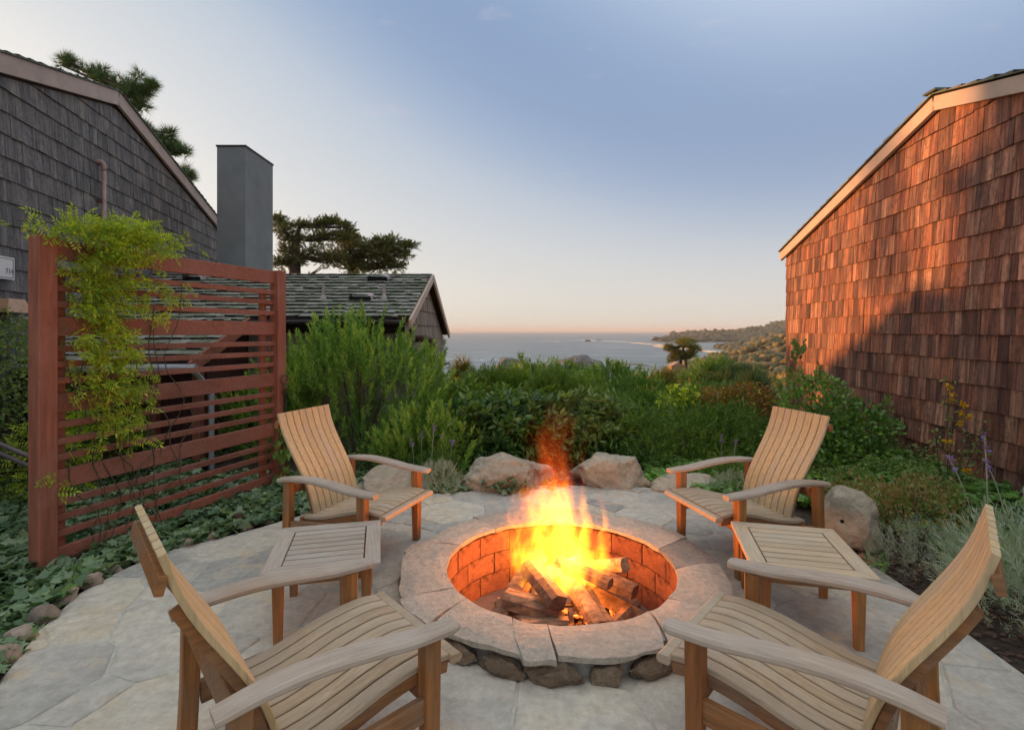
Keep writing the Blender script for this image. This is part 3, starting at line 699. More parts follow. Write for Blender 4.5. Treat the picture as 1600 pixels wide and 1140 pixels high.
# ------------------------------------------------------------------ chairs
SIDE = (0,1,0)
ARMZ = [(.40,.548),(.33,.552),(.20,.562),(.05,.585),(-.12,.603),(-.28,.600),(-.41,.582)]
SEATP = [(.40,.402),(.30,.412),(.15,.392),(0,.352),(-.13,.325),(-.27,.318)]
BACKP = [(-.195,.305),(-.215,.40),(-.262,.53),(-.335,.66),(-.415,.79),(-.475,.91),(-.515,1.036)]
def build_chair():
    c = thing('patio_chair', 'x', 'chair')
    for s in (-1, 1):
        B = MB(); B.sweep([(.29, s*.345, .0), (.29, s*.345, .27), (.29, s*.345, .537)], SIDE, [.05,.062,.066], [.05,.06,.064], .08); B.build('front_leg', MT['leg'], c)
        B = MB(); B.sweep([(-.36, s*.345, .0), (-.345, s*.345, .3), (-.34, s*.345, .583)], SIDE, .056, .062, .08); B.build('rear_leg', MT['leg'], c)
        P = spline([(u, s*.35, z) for u, z in ARMZ], 18); n = len(P)
        wd = [.078+.022*math.sin(math.pi*min(1, max(0, (i/(n-1))*1.05)))-(.012 if i == 0 else 0) for i in range(n)]
        B = MB(); B.sweep(P, SIDE, wd, .030, .28); B.build('armrest', MT['arm'], c, smooth=False)
        B = MB(); B.sweep([(.262, s*.345, .29), (-.31, s*.345, .255)], SIDE, .032, .085, .1); B.build('side_rail', MT['rail'], c)
        P = spline([(u-.001, s*.285, z-.038) for u, z in SEATP], 12)
        B = MB(); B.sweep(P, SIDE, .03, .045, .1); B.build('seat_bearer', MT['rail'], c)
        P = spline([(u-.03, s*.215, z) for u, z in BACKP], 12)[:10]
        B = MB(); B.sweep(P, SIDE, .04, .03, .1); B.build('back_batten', MT['rail'], c)
    ns = 9; wd = .618/ns
    for k in range(ns):
        v = -.309+wd*(k+.5); B = MB(); B.sweep(spline([(u, v, z) for u, z in SEATP], 14), SIDE, wd-.0095, .024, .14); B.build('seat_slat', MT['seat'], c)
    B = MB(); B.sweep([(.427,-.318,.392),(.427,.318,.392)], (1,0,0), .056, .034, .3); B.build('front_rail', MT['seat'], c)
    nb_ = 8; 
    for k in range(nb_):
        f0, f1 = (k+.5)/nb_-.5, 0
        P = []; 
        for i, p in enumerate(spline([(u, 0, z) for u, z in BACKP], 16)):
            w_ = .50+.055*(i/16); P.append((p.x+.010*abs(f0)*2*0, f0*w_, p.z))
        ws = [(.50+.055*(i/16))/nb_-.0075 for i in range(17)]
        B = MB(); B.sweep(P, SIDE, ws, .021, .16); B.build('back_slat', MT['back'], c)
    B = MB(); B.sweep([(-.520,-.285,.955),(-.520,.285,.955)], (.25,0,1), .052, .024, .12); B.build('top_back_rail', MT['rail'], c)
    B = MB(); B.sweep([(-.335,-.31,.515),(-.335,.31,.515)], (.3,0,1), .07, .03, .12); B.build('middle_back_rail', MT['rail'], c)
    B = MB(); B.sweep([(-.255,-.315,.285),(-.255,.315,.285)], (0,0,1), .07, .03, .12); B.build('rear_seat_rail', MT['rail'], c)
    B = MB(); B.sweep([(.28,-.312,.335),(.28,.312,.335)], (0,0,1), .075, .026, .12); B.build('front_apron', MT['rail'], c)
    return c
ch0 = build_chair(); KM = kid_map()
for i, (x, y, rot, lab) in enumerate((
    (-.745, 1.985, 41.1, 'slatted teak armchair in the left foreground, facing the fire pit from the near left'),
    (1.11, 1.985, 139.5, 'slatted teak armchair in the right foreground, facing the fire pit from the near right'),
    (-1.151, 3.968, -20.7, 'slatted teak armchair beyond the greyer side table, next to the far screen post'),
    (1.706, 3.914, -165.4, 'slatted teak armchair beyond the paler side table, beside the rounded boulder with a hole'))):
    c = ch0 if i == 0 else copy_tree(ch0, KM)
    c.location = (x, y, .003); c.rotation_euler = (0,0,math.radians(rot)); c['label'] = lab; c['group'] = 'teak armchairs around the fire pit'

# ------------------------------------------------------------------ side tables
def table(x, y, rot, W, D, ns, lab, mx, my):
    t = thing('side_table', lab, 'table', (x, y, .003), math.radians(rot), 'teak side tables'); H = .40; th = .026; fw = .085
    a, b = W/2, D/2
    for k, pts in enumerate((((-a,-b),(a,-b),(a-fw,-b+fw),(-a+fw,-b+fw)), ((a,-b),(a,b),(a-fw,b-fw),(a-fw,-b+fw)), ((a,b),(-a,b),(-a+fw,b-fw),(a-fw,b-fw)), ((-a,b),(-a,-b),(-a+fw,-b+fw),(-a+fw,b-fw)))):
        B = MB(); e = .001; c = Vector((sum(p[0] for p in pts)/4, sum(p[1] for p in pts)/4)); q = [Vector(p)+(c-Vector(p)).normalized()*e for p in pts]
        ins = [p+(c-p).normalized()*.005 for p in q]
        vs = [(p.x, p.y, H-th) for p in q]+[(p.x, p.y, H-.004) for p in q]+[(p.x, p.y, H) for p in ins]
        B.add(vs, [(0,3,2,1)]+[(j,(j+1)%4,4+(j+1)%4,4+j) for j in range(4)]+[(4+j,4+(j+1)%4,8+(j+1)%4,8+j) for j in range(4)]+[(8,9,10,11)])
        B.build('frame_board', mx if k % 2 == 0 else my, t)
    y0, y1 = -b+fw+.003, b-fw-.003; wd = (y1-y0)/ns
    for k in range(ns):
        yy = y0+wd*(k+.5); B = MB(); B.sweep([(-a+fw+.008, yy, H-.011), (a-fw-.008, yy, H-.011)], SIDE, wd-.012, .02, .1); B.build('top_slat', mx, t)
    for sx in (-1, 1):
        for sy in (-1, 1):
            B = MB(); B.sweep([(sx*(a-.075), sy*(b-.075), 0), (sx*(a-.075), sy*(b-.075), H-th-.002)], SIDE, [.042,.058], [.042,.058], .08); B.build('leg', MT['leg'], t)
    for sx in (-1, 1): B = MB(); B.sweep([(sx*(a-.075), -b+.10, H-.065), (sx*(a-.075), b-.10, H-.065)], (0,0,1), .07, .022, .1); B.build('apron', MT['rail'], t)
    for sy in (-1, 1): B = MB(); B.sweep([(-a+.10, sy*(b-.075), H-.065), (a-.10, sy*(b-.075), H-.065)], (0,0,1), .07, .022, .1); B.build('apron', MT['rail'], t)
    for yy in (-.12, .12): B = MB(); B.sweep([(-a+.08, yy, H-.040), (a-.08, yy, H-.040)], SIDE, .03, .022, .1); B.build('batten', MT['rail'], t)
table(-1.08, 3.095, 14, .60, .67, 7, 'small grey weathered teak side table between the two left armchairs', MT['tabletop'], MT['tabletop_y'])
table(1.646, 3.06, -13.8, .60, .70, 7, 'small pale tan teak side table between the two right armchairs', MT['tan_top'], MT['tan_top_y'])

# ------------------------------------------------------------------ red slatted screen
P0 = Vector((-3.25, 3.66, 0)); P1 = Vector((-2.54, 5.73, 0)); SD = (P1-P0).normalized(); SL = (P1-P0).length; SN = Vector((SD.y, -SD.x, 0))
def scr(a, z, off=0): return P0+SD*a+SN*off+Vector((0,0,z))
screen = thing('slatted_screen', 'tall red stained screen of wide and narrow horizontal boards on two posts', 'screen', P0)
for k, (a, hh) in enumerate(((0, 2.31), (SL, 2.30))):
    B = MB(); c = scr(a, 0)-P0; B.sweep([c+Vector((0,0,-.1)), c+Vector((0,0,1)), c+Vector((0,0,hh))], SD, .118, .118, .06); B.build('post', MT['redpost'], screen)
per = .543; wide = .135
for k in range(5):
    zt = 2.29-k*per; zs = [(zt, wide)]
    if k < 4:
        g = (per-wide-3*.046)/4; zs += [(zt-wide-g-j*(.046+g), .046) for j in range(3)]
    for z, h in zs:
        rr = random.Random(int(z*1000)); 
        B = MB(); dz = rr.uniform(-.004, .004)
        p = [scr(.059+(SL-.118)*f, z-h/2+dz+.004*math.sin(f*3+k), -.008)-P0 for f in (0,.33,.66,1)]
        B.sweep(p, (0,0,1), h, .038, .08); B.build('wide_board' if h > .1 else 'slat', MT['redwood'], screen)
B = MB(); c = scr(SL-.165, 0, -.05)-P0; B.sweep([c, c+Vector((0,0,2.1))], SD, .075, .04, .08); B.build('rear_batten', MT['redpost'], screen)
B = MB(); c = scr(.12, 0, -.05)-P0; B.sweep([c, c+Vector((0,0,2.1))], SD, .075, .04, .08); B.build('rear_batten', MT['redpost'], screen)
# poker hanging on the far post
pk = thing('fire_poker', 'long rusty iron poker with looped handle hanging on the far screen post', 'poker', scr(SL, 0, .09))
B = MB(); B.tube([(0,0,1.02),(0,0,.6),(.004,0,.42)], .011, 8); B.build('shaft', MT['iron'], pk)
B = MB(); B.tube(spline([(0,0,1.01),(.004,0,1.06),(.038,0,1.10),(.045,0,1.14),(.02,0,1.17),(-.02,0,1.17),(-.04,0,1.14),(-.034,0,1.10),(-.005,0,1.065),(.03,-.005,1.03)], 26), .008, 7); B.build('handle_loop', MT['rust'], pk)
B = MB(); B.tube(spline([(.004,0,.43),(.012,0,.3),(.045,.01,.2),(.06,.01,.08)], 8), [.010,.010,.009,.009,.009,.008,.008,.006,.004], 6); B.build('tip', MT['iron'], pk)
B = MB(); B.tube([(-.045,-.03,.985),(-.03,.0,.985),(.012,.012,.985),(.012,.012,1.0)], .006, 6); B.build('hook', MT['iron'], pk)
pk.rotation_euler = (0,0,math.atan2(SN.y, SN.x)+math.pi/2)
pk.scale = (1.15,1,1)

# ------------------------------------------------------------------ shingled planes
def unit_shingle(mat, name):
    vs = [(0,0,0),(1,0,0),(1,0,1),(0,0,1),(0,-1,0),(1,-1,0),(1,-.12,1),(0,-.12,1)]
    me = bpy.data.meshes.new(name); me.from_pydata(vs, [], [(0,3,2,1),(4,5,6,7),(0,1,5,4),(1,2,6,5),(2,3,7,6),(3,0,4,7)]); me.update(); me.materials.append(mat); end_grain_shade(me); return me
def end_grain_shade(me, k=6):  # butt faces get the end grain colour with course shade painted in
    me.materials.append(MT['endgrain_shade'])
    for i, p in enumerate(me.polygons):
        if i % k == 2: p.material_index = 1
def shingles(parent, O, A, Bv, Nn, a0, a1, nrow, e, top, mat, wr=(.08,.19), th=.016, lim=300, name='shingle', seed=1, b0=0, wav=.004, left=None, nonobj=None):
    """courses of shingles on a plane: O origin, A along the course, Bv up, Nn outward; top(a) limits the height"""
    r = random.Random(seed); P = []
    O, A, Bv, Nn = map(Vector, (O, A, Bv, Nn))
    for k in range(nrow):
        b = b0+k*e; a = a0-r.uniform(0, .12)
        if left: a = max(a0, left(b))-.0
        while a < a1:
            wd = r.uniform(*wr)
            if r.random() < .15: wd *= .6
            x0, x1 = max(a, a0), min(a+wd-.003, a1)
            y0 = b+r.uniform(-wav, wav); y1 = b+e*1.05; t0, t1 = min(y1, top(x0)), min(y1, top(x1))
            if x1-x0 > .012 and (t0 > y0+.006 or t1 > y0+.006):
                t0, t1 = max(t0, y0+.002), max(t1, y0+.002)
                P.append((x0, x1, y0, t0, t1, th*r.uniform(.75, 1.3), abs(t0-t1) < 1e-6))
            a += wd
    def key(p):
        c = O+A*(p[0]+p[1])/2+Bv*p[2]; q = topx(c); inn = -30 < q[0] < 1630 and -30 < q[1] < 1170
        return (0 if inn else 1, c.y*c.y/max(1e-3, (p[1]-p[0])*(p[3]-p[2])))
    P.sort(key=key)
    me = unit_shingle(mat, name); F = MB(); R = Matrix((A, -Nn, Bv)).transposed()
    for i, (x0, x1, y0, t0, t1, tt, rect) in enumerate(P):
        if i < lim and rect:
            o = bpy.data.objects.new(name, me); link(o, parent); p = O+A*x0+Bv*y0
            M = Matrix.Translation(p) @ R.to_4x4() @ Matrix.Diagonal((x1-x0, tt, t0-y0, 1)); o.matrix_basis = M
        else:
            f = lambda x, y, n: O+A*x+Bv*y+Nn*n
            vs = [f(x0,y0,0), f(x1,y0,0), f(x1,t1,0), f(x0,t0,0), f(x0,y0,tt), f(x1,y0,tt), f(x1,t1,tt*.3), f(x0,t0,tt*.3)]
            fs = [(0,3,2,1),(4,5,6,7),(0,1,5,4),(1,2,6,5),(2,3,7,6),(3,0,4,7)]
            if i < lim: end_grain_shade(mesh_obj(name, vs, fs, mat, parent).data)
            else: F.add(vs, fs)
    if F.v:
        o = mesh_obj('far_shingles' if name == 'shingle' else name+'s', F.v, F.f, mat, parent, kind='stuff'); end_grain_shade(o.data)
def prism(name, poly, ext, mat, parent=None, kind=None):
    """polygon (3D points) extruded by ext"""
    ext = Vector(ext); n = len(poly); vs = [Vector(p) for p in poly]+[Vector(p)+ext for p in poly]
    B = MB(); B.add(vs, [tuple(range(n)), tuple(range(n, 2*n))]+[(i,(i+1)%n,n+(i+1)%n,n+i) for i in range(n)]); return B.build(name, mat, parent, kind=kind)

# --- right-hand house
rh = thing('shingled_house', 'red cedar shingled house wall with a pale gable board, right of the patio', 'house')
dR = Vector((.103,1,0)).normalized(); nR = Vector((-dR.y, dR.x, 0)); LR = 1/dR.y
def RW(y, z, off=0): return Vector((wallx(y), y, z))+nR*off
yc, yr, yn = 9.1, 5.36, 1.5
z_e, z_r = 3.06, 4.04; z_n = z_r-(yr-yn)*.27
body = prism('wall', [RW(yn,-.3), RW(yc,-3.5), RW(yc,z_e-.05), RW(yr,z_r-.05), RW(yn,z_n-.05)], -nR*5, MT['wallback'], rh)
ytop = lambda y: (z_e+(z_r-z_e)*(yc-y)/(yc-yr)) if y > yr else (z_r-(yr-y)*(z_r-z_n)/(yr-yn))
shingles(rh, RW(yn,0,.003), dR, (0,0,1), nR, 0, (yc-yn)*LR, 26, .23, lambda a: ytop(yn+a/LR)-.14, MT['shingle_red'], wr=(.06,.15), seed=3, b0=-1.19+.047, th=.02)
for (ya, za, yb, zb) in ((yc+.12, z_e-.035, yr, z_r), (yr, z_r, yn, z_n)):
    B = MB(); p, q = RW(ya, za-.08, .05), RW(yb, zb-.08, .05); B.sweep([p, q], nR, .045, .14, .04); B.build('gable_board', MT['fascia'], rh)
B = MB(); B.box(RW(yc+.1, z_e-.06, .0), (.1,.06,.09)); B.build('gutter_end', MT['pipe'], rh)
for (ya, za, yb, zb, mt) in ((yc+.15, z_e-.04, yr, z_r, MT['shake']), (yn, z_n, yr, z_r, MT['shake'])):
    d = (RW(yb,zb)-RW(ya,za)); L = d.length; d.normalize(); n = -nR.cross(d); n = n if n.z > 0 else -n
    o0 = RW(ya,za,.09)+n*.012
    prism('roof_deck', [RW(ya,za,.06)+n*.0, RW(yb,zb,.06)+n*.0, RW(yb,zb,.06)-n*.02, RW(ya,za,.06)-n*.02], -nR*5.1, MT['wallback'], rh)
    shingles(rh, o0-nR*1.6, nR, d, n, 0, 1.6, int(L/.2)+1, .2, lambda a, L=L: L, mt, th=.028, lim=0, name='roof_shake', seed=9)
B = MB()
for k in range(8): B.box(RW(yr, z_r+.035, .02-k*.2), (.2,.16,.022))
B.build('ridge_cap', MT['shake_green'], rh)

# --- left-hand house
lh = thing('grey_shingled_house', 'grey weathered shingle house with a dull gable board, left behind the screen', 'house')
lx = lambda y: -4.4-.218*y
dL = Vector((-.218,1,0)).normalized(); nL = Vector((dL.y, -dL.x, 0)); LL = 1/dL.y
def LW(y, z, off=0): return Vector((lx(y), y, z))+nL*off
y0_, z0_ = 5.85, 4.71; ye, ze = 12.96, 4.34; yrd, zrd = 8.21, 5.37; sl_ = (zrd-z0_)/(yrd-y0_); yn2 = 2.6; zn2 = z0_-sl_*(y0_-yn2)
prism('wall', [LW(yn2,-1), LW(ye,-4), LW(ye,ze-.05), LW(yrd,zrd-.05), LW(yn2,zn2-.05)], -nL*5, MT['wallback'], lh)
ltop = lambda y: (zrd-(y-yrd)*(zrd-ze)/(ye-yrd)) if y > yrd else (zrd-(yrd-y)*sl_)
shingles(lh, LW(yn2,0,.003), dL, (0,0,1), nL, 0, (ye-yn2)*LL, 25, .25, lambda a: ltop(yn2+a/LL)-.24, MT['shingle_grey'], seed=4, b0=-.9, th=.02, wr=(.09,.2))
for (ya, za, yb, zb) in ((ye+.1, ze-.03, yrd, zrd), (yrd, zrd, yn2, zn2)):
    B = MB(); B.sweep([LW(ya,za-.10,.05), LW(yb,zb-.10,.05)], nL, .05, .21, .04); B.build('gable_board', MT['fascia_dull'], lh)
    d = (LW(yb,zb)-LW(ya,za)); L = d.length; d.normalize(); n = nL.cross(d); n = n if n.z > 0 else -n
    if yb < ya and zb < za: a_lo = LW(yb,zb); dd = -d
    else: a_lo = LW(ya,za); dd = d
    prism('roof_deck', [LW(ya,za,.06), LW(yb,zb,.06), LW(yb,zb,.06)-n*.02, LW(ya,za,.06)-n*.02], -nL*5.1, MT['wallback'], lh)
    shingles(lh, a_lo+nL*-1.5+n*.012, nL, dd, n, 0, 1.6, int(L/.2)+1, .2, lambda a, L=L: L, MT['shake_green'], th=.03, lim=0, name='roof_shake', seed=12)
# pipe, number sign and lamp on the left wall
vp = thing('vent_pipe', 'slim pinkish pipe with a bent top running up the grey shingle wall', 'pipe', (0,0,0))
pq = at(162, 345, 7.0)
yy = 4.4/(.7733-.218)*.975; base = LW(yy, 0, .10)
B = MB(); B.tube([base+Vector((0,0,1.0)), base+Vector((0,0,4.02))], .028, 10); B.build('tube', MT['pipe'], vp, smooth=True)
B = MB(); B.tube(spline([base+Vector((0,0,4.0)), base+Vector((-.01,0,4.1)), base-nL*.06+Vector((0,0,4.13)), base-nL*.1+Vector((0,0,4.12))], 8), .033, 10); B.build('elbow', MT['pipe'], vp, smooth=True)
for zz in (3.55, 3.0): B = MB(); B.box(base-nL*.05+Vector((0,0,zz)), (.13,.05,.05), rz=math.atan2(nL.y, nL.x)); B.build('bracket', MT['rust'], vp)
sg = thing('number_sign', 'small white number sign on the grey shingle wall at the left edge', 'sign', (0,0,0))
ys_ = 4.4/(.963-.218); sc_ = LW(ys_, 0, .04); zc = EYE+(CY-419)/FPX*ys_; Rz = math.atan2(nL.y, nL.x)+math.pi/2
B = MB(); B.box(sc_+Vector((0,0,zc))-dL*.16, (.50,.02,.25), rz=Rz); B.build('plate', MT['sign'], sg)
B = MB()
for dx, dz, ww, hh in ((0,.105,.46,.006),(0,-.105,.46,.006),(.227,0,.006,.216),(-.227,0,.006,.216)):
    B.box(sc_+Vector((0,0,zc+dz))-dL*(.16-dx)+nL*.0115, (ww,.003,hh), rz=Rz)
B.build('border', MT['ink'], sg)
def text(s, size, loc, rz, mat, parent, name='lettering', align='CENTER'):
    cu = bpy.data.curves.new(name, 'FONT'); cu.body = s; cu.size = size; cu.align_x = align; cu.align_y = 'CENTER'; cu.extrude = .001
    o = bpy.data.objects.new(name, cu); link(o); dg = bpy.context.evaluated_depsgraph_get(); me = bpy.data.meshes.new_from_object(o.evaluated_get(dg))
    bpy.data.objects.remove(o); me.materials.clear(); me.materials.append(mat); o = bpy.data.objects.new(name, me); link(o, parent)
    o.matrix_basis = Matrix.Translation(loc) @ Matrix.Rotation(rz, 4, 'Z') @ Matrix.Rotation(math.pi/2, 4, 'X'); return o
text('714', .085, sc_+Vector((0,0,zc-.035))+dL*.01+nL*.0125, Rz, MT['ink'], sg)
lp = thing('wall_lamp', 'copper shaded wall lamp on the grey shingles below the number sign', 'lamp', (0,0,0))
ly = 4.4/(.963-.218); lb = LW(ly, EYE+(CY-478)/FPX*ly, .13)-dL*.11
B = MB(); R = Matrix.Rotation(Rz, 3, 'Z')
vs = [lb+R@Vector((x*sx, y*sx, z)) for z, sx in ((.075,.13),(-.075,.20)) for x, y in ((-1,-.5),(1,-.5),(1,.5),(-1,.5))]
B.add(vs, [(0,1,2,3),(0,4,5,1),(1,5,6,2),(2,6,7,3),(3,7,4,0),(4,7,6,5)]); B.build('shade', MT['copper'], lp)
B = MB(); B.box(lb-nL*.07+Vector((0,0,-.02)), (.08,.08,.10), rz=Rz); B.build('wall_bracket', MT['rust'], lp)

# --- low house beyond the screen
fh = thing('low_shingled_house', 'low shingled house with mossy shake roof and grey brown gable, beyond the tall shrub', 'house')
XE, YF, YR, YB = -1.45, 7.47, 9.57, 11.97; ZE, ZR, ZB = 1.83, 2.67, 1.62; XL = -7.2; XC = -3.72; YC, ZC = 6.1, ZE-(YF-6.1)*.40
prism('wall', [(XE-.12,YF+.25,-3), (XE-.12,YB-.2,-3), (XE-.12,YB-.2,ZB-.05), (XE-.12,YR,ZR-.12), (XE-.12,YF+.25,ZE-.05)], (-6,0,0), MT['wallback'], fh)
gtop = lambda a: (ZE+(ZR-ZE)*(a/(YR-YF))) if a < YR-YF else ZR-(a-(YR-YF))*(ZR-ZB)/(YB-YR)
shingles(fh, (XE-.115,YF+.2,0), (0,1,0), (0,0,1), (1,0,0), 0, YB-YF-.35, 14, .25, lambda a: gtop(a+.2)-.10, MT['shingle_brown'], seed=21, b0=-1.0, th=.022, lim=90)
shingles(fh, (-3.9,YF+.245,0), (1,0,0), (0,0,1), (0,-1,0), 0, 3.9-1.45-.12, 10, .25, lambda a: ZE-.1, MT['shingle_brown'], seed=22, b0=-.9, th=.02, lim=0)
sf = Vector((0, YR-YF, ZR-ZE)); Lf = sf.length; sf.normalize(); nf = Vector((0,-sf.z,sf.y))
sb = Vector((0, YB-YR, ZB-ZR)); Lb = sb.length; sb.normalize(); nb2 = Vector((0,-sb.z,sb.y))
prism('roof_deck', [(XE,YF,ZE), (XE,YR,ZR), (XE,YB,ZB), (XE,YB,ZB-.06), (XE,YR,ZR-.07), (XE,YF,ZE-.06)], (XL-XE,0,0), MT['wallback'], fh)
e = .165
shingles(fh, Vector((XL,YF,ZE))+nf*.008, (1,0,0), sf, nf, 0, XE-XL, int(Lf/e)+1, e, lambda a: Lf, MT['shake'], wr=(.08,.2), th=.032, lim=0, name='roof_shake', seed=31, wav=.02)
shingles(fh, Vector((XL,YB,ZB))+nb2*.008, (1,0,0), -sb, nb2, 0, XE-XL, int(Lb/e)+1, e, lambda a: Lb, MT['shake'], wr=(.08,.2), th=.035, lim=0, name='rear_roof_shake', seed=32, wav=.01)
# catslide part running down towards the screen
sc2 = Vector((0, YF-YC, ZE-ZC)); L2 = sc2.length; sc2.normalize(); n2_ = Vector((0,-sc2.z,sc2.y))
prism('lower_roof_deck', [(XC,YC,ZC), (XC,YF,ZE), (XC,YF,ZE-.06), (XC,YC,ZC-.06)], (XL-XC,0,0), MT['wallback'], fh)
shingles(fh, Vector((XL,YC,ZC))+n2_*.008, (1,0,0), sc2, n2_, 0, XC-XL, int(L2/e)+1, e, lambda a: L2, MT['shake'], wr=(.08,.22), th=.030, lim=0, name='lower_roof_shake', seed=33, wav=.016)
B = MB(); B.sweep([(XC+.015,YC-.02,ZC-.06), (XC+.015,YF,ZE-.06)], (1,0,0), .03, .15, .05); B.build('barge_board', MT['redpost'], fh)
B = MB(); B.sweep([(XE+.02,YF-.06,ZE-.075), (XE+.02,YR,ZR-.055)], (1,0,0), .035, .12, .05); B.build('gable_board', MT['fascia'], fh)
B = MB(); B.sweep([(XE+.02,YR,ZR-.055), (XE+.02,YB+.06,ZB-.075)], (1,0,0), .035, .12, .05); B.build('gable_board', MT['fascia'], fh)
B = MB(); B.tube([(XC+.1,YC-.05,ZC-.06), (XL,YC-.05,ZC-.06)], .05, 8); B.build('gutter', MT['downpipe'], fh)
B = MB(); B.tube([(XC+.03,YF-.04,ZE-.06), (XE-.05,YF-.04,ZE-.06)], .04, 8); B.build('gutter', MT['iron'], fh)
B = MB(); B.tube([(XC+.05,YC,ZC-.1), (XC+.05,YC+.35,ZC-.35), (XC+.05,YC+.35,-.1)], .032, 8); B.build('downpipe', MT['downpipe'], fh)
B = MB(); B.tube([(XE-.02,YF+.15,ZE-.15), (XE-.02,YF+.15,-.5)], .022, 8); B.build('downpipe', MT['iron'], fh)
darkwood = wood_mat('dark red siding', [(.07,.03,.025), (.10,.04,.03)], (30,30,2), .8, .5)
prism('lower_wall', [(XC-.12,YC+.55,-.6), (XC-.12,YF+.25,-.6), (XC-.12,YF+.25,ZE-.1), (XC-.12,YC+.55,ZC+.16)], (-3.3,0,0), darkwood, fh)
for x in (XC-.2, XC-.75, XC-1.3, XC-1.9): B = MB(); B.box((x,YC+.5,.3), (.1,.09,1.75)); B.build('corner_post', MT['redpost'], fh)
# roof vents
def rp(px, py):   # point of the front roof seen at px,py
    d = Vector(((px-CX)/FPX, 1, (CY-py)/FPX)); O = Vector((0,0,EYE)); Q = Vector((0,YF,ZE)); t = (Q-O).dot(nf)/d.dot(nf); return O+d*t
def hood(px, py, wpx):
    c = rp(px, py); W = wpx/FPX*c.y; B = MB(); n = 8; vs = []
    for y in (0, .22):
        for i in range(n+1):
            a = math.pi*i/n; vs.append(c+Vector((-math.cos(a)*W/2, 0, 0))+sf*y+nf*(.02+(math.sin(a)**.5)*.12*(1-y*2)))
    B.add(vs, [(i,i+1,n+2+i,n+1+i) for i in range(n)])
    B.box(c+nf*.012+sf*.05, (W*1.35,.30,.008), rot=Matrix((Vector((1,0,0)), sf, nf)).transposed()); B.build('roof_vent_hood', MT['vent'], fh)
    B = MB(); B.box(c+nf*.05+sf*.01, (W*.9,.012,.07), rot=Matrix((Vector((1,0,0)), sf, nf)).transposed()); B.build('roof_vent_opening', MT['black'], fh)
hood(590, 441, 33); hood(563, 472, 36); hood(300, 440, 30)
for px, py, hpx in ((505, 469, 20), (600, 469, 22)):
    c = rp(px, py); h = hpx/FPX*c.y; B = MB(); B.tube([c, c+Vector((0,0,.05)), c+Vector((0,0,.09)), c+Vector((0,0,h+.03))], [.06,.045,.026,.024], 10)
    B.box(c+nf*.012, (.34,.20,.008), rot=Matrix((Vector((1,0,0)), sf, nf)).transposed()); B.build('roof_flue', MT['vent'], fh)
B = MB(); gp = Vector((XE+.06, 8.55, 0)); B.tube(spline([gp+Vector((-.15,-.05,1.52)), gp+Vector((-.02,-.1,1.53)), gp+Vector((.07,0,1.5)), gp+Vector((.09,.0,1.40)), gp+Vector((.09,.0,1.2)), gp+Vector((.09,0,.2))], 16), .055, 10); B.build('wall_vent_pipe', MT['rust'], fh, smooth=True)
# chimney
cb = thing('tall_chimney', 'tall plain grey chimney rising behind the red screen', 'chimney', (-5.22, 10.55, 0))
YCH = 9.95; xl, xr_ = (339-CX)/FPX*YCH, (383.5-CX)/FPX*YCH; zt = EYE+(CY-229)/FPX*YCH; dep = 1.14; cb.location = ((xl+xr_)/2, YCH+dep/2, 0)
B = MB(); B.box((0,0,zt/2-1), (xr_-xl, dep, zt+2)); B.build('stack', MT['metalgrey'], cb)
B = MB(); B.box((0,0,zt+.012), (xr_-xl+.03, dep+.03, .03)); B.build('cap', MT['iron'], cb)
B = MB(); B.tube([(.08,-.15,zt+.02), (.08,-.15,zt+.10)], .09, 12); B.build('flue', MT['iron'], cb)

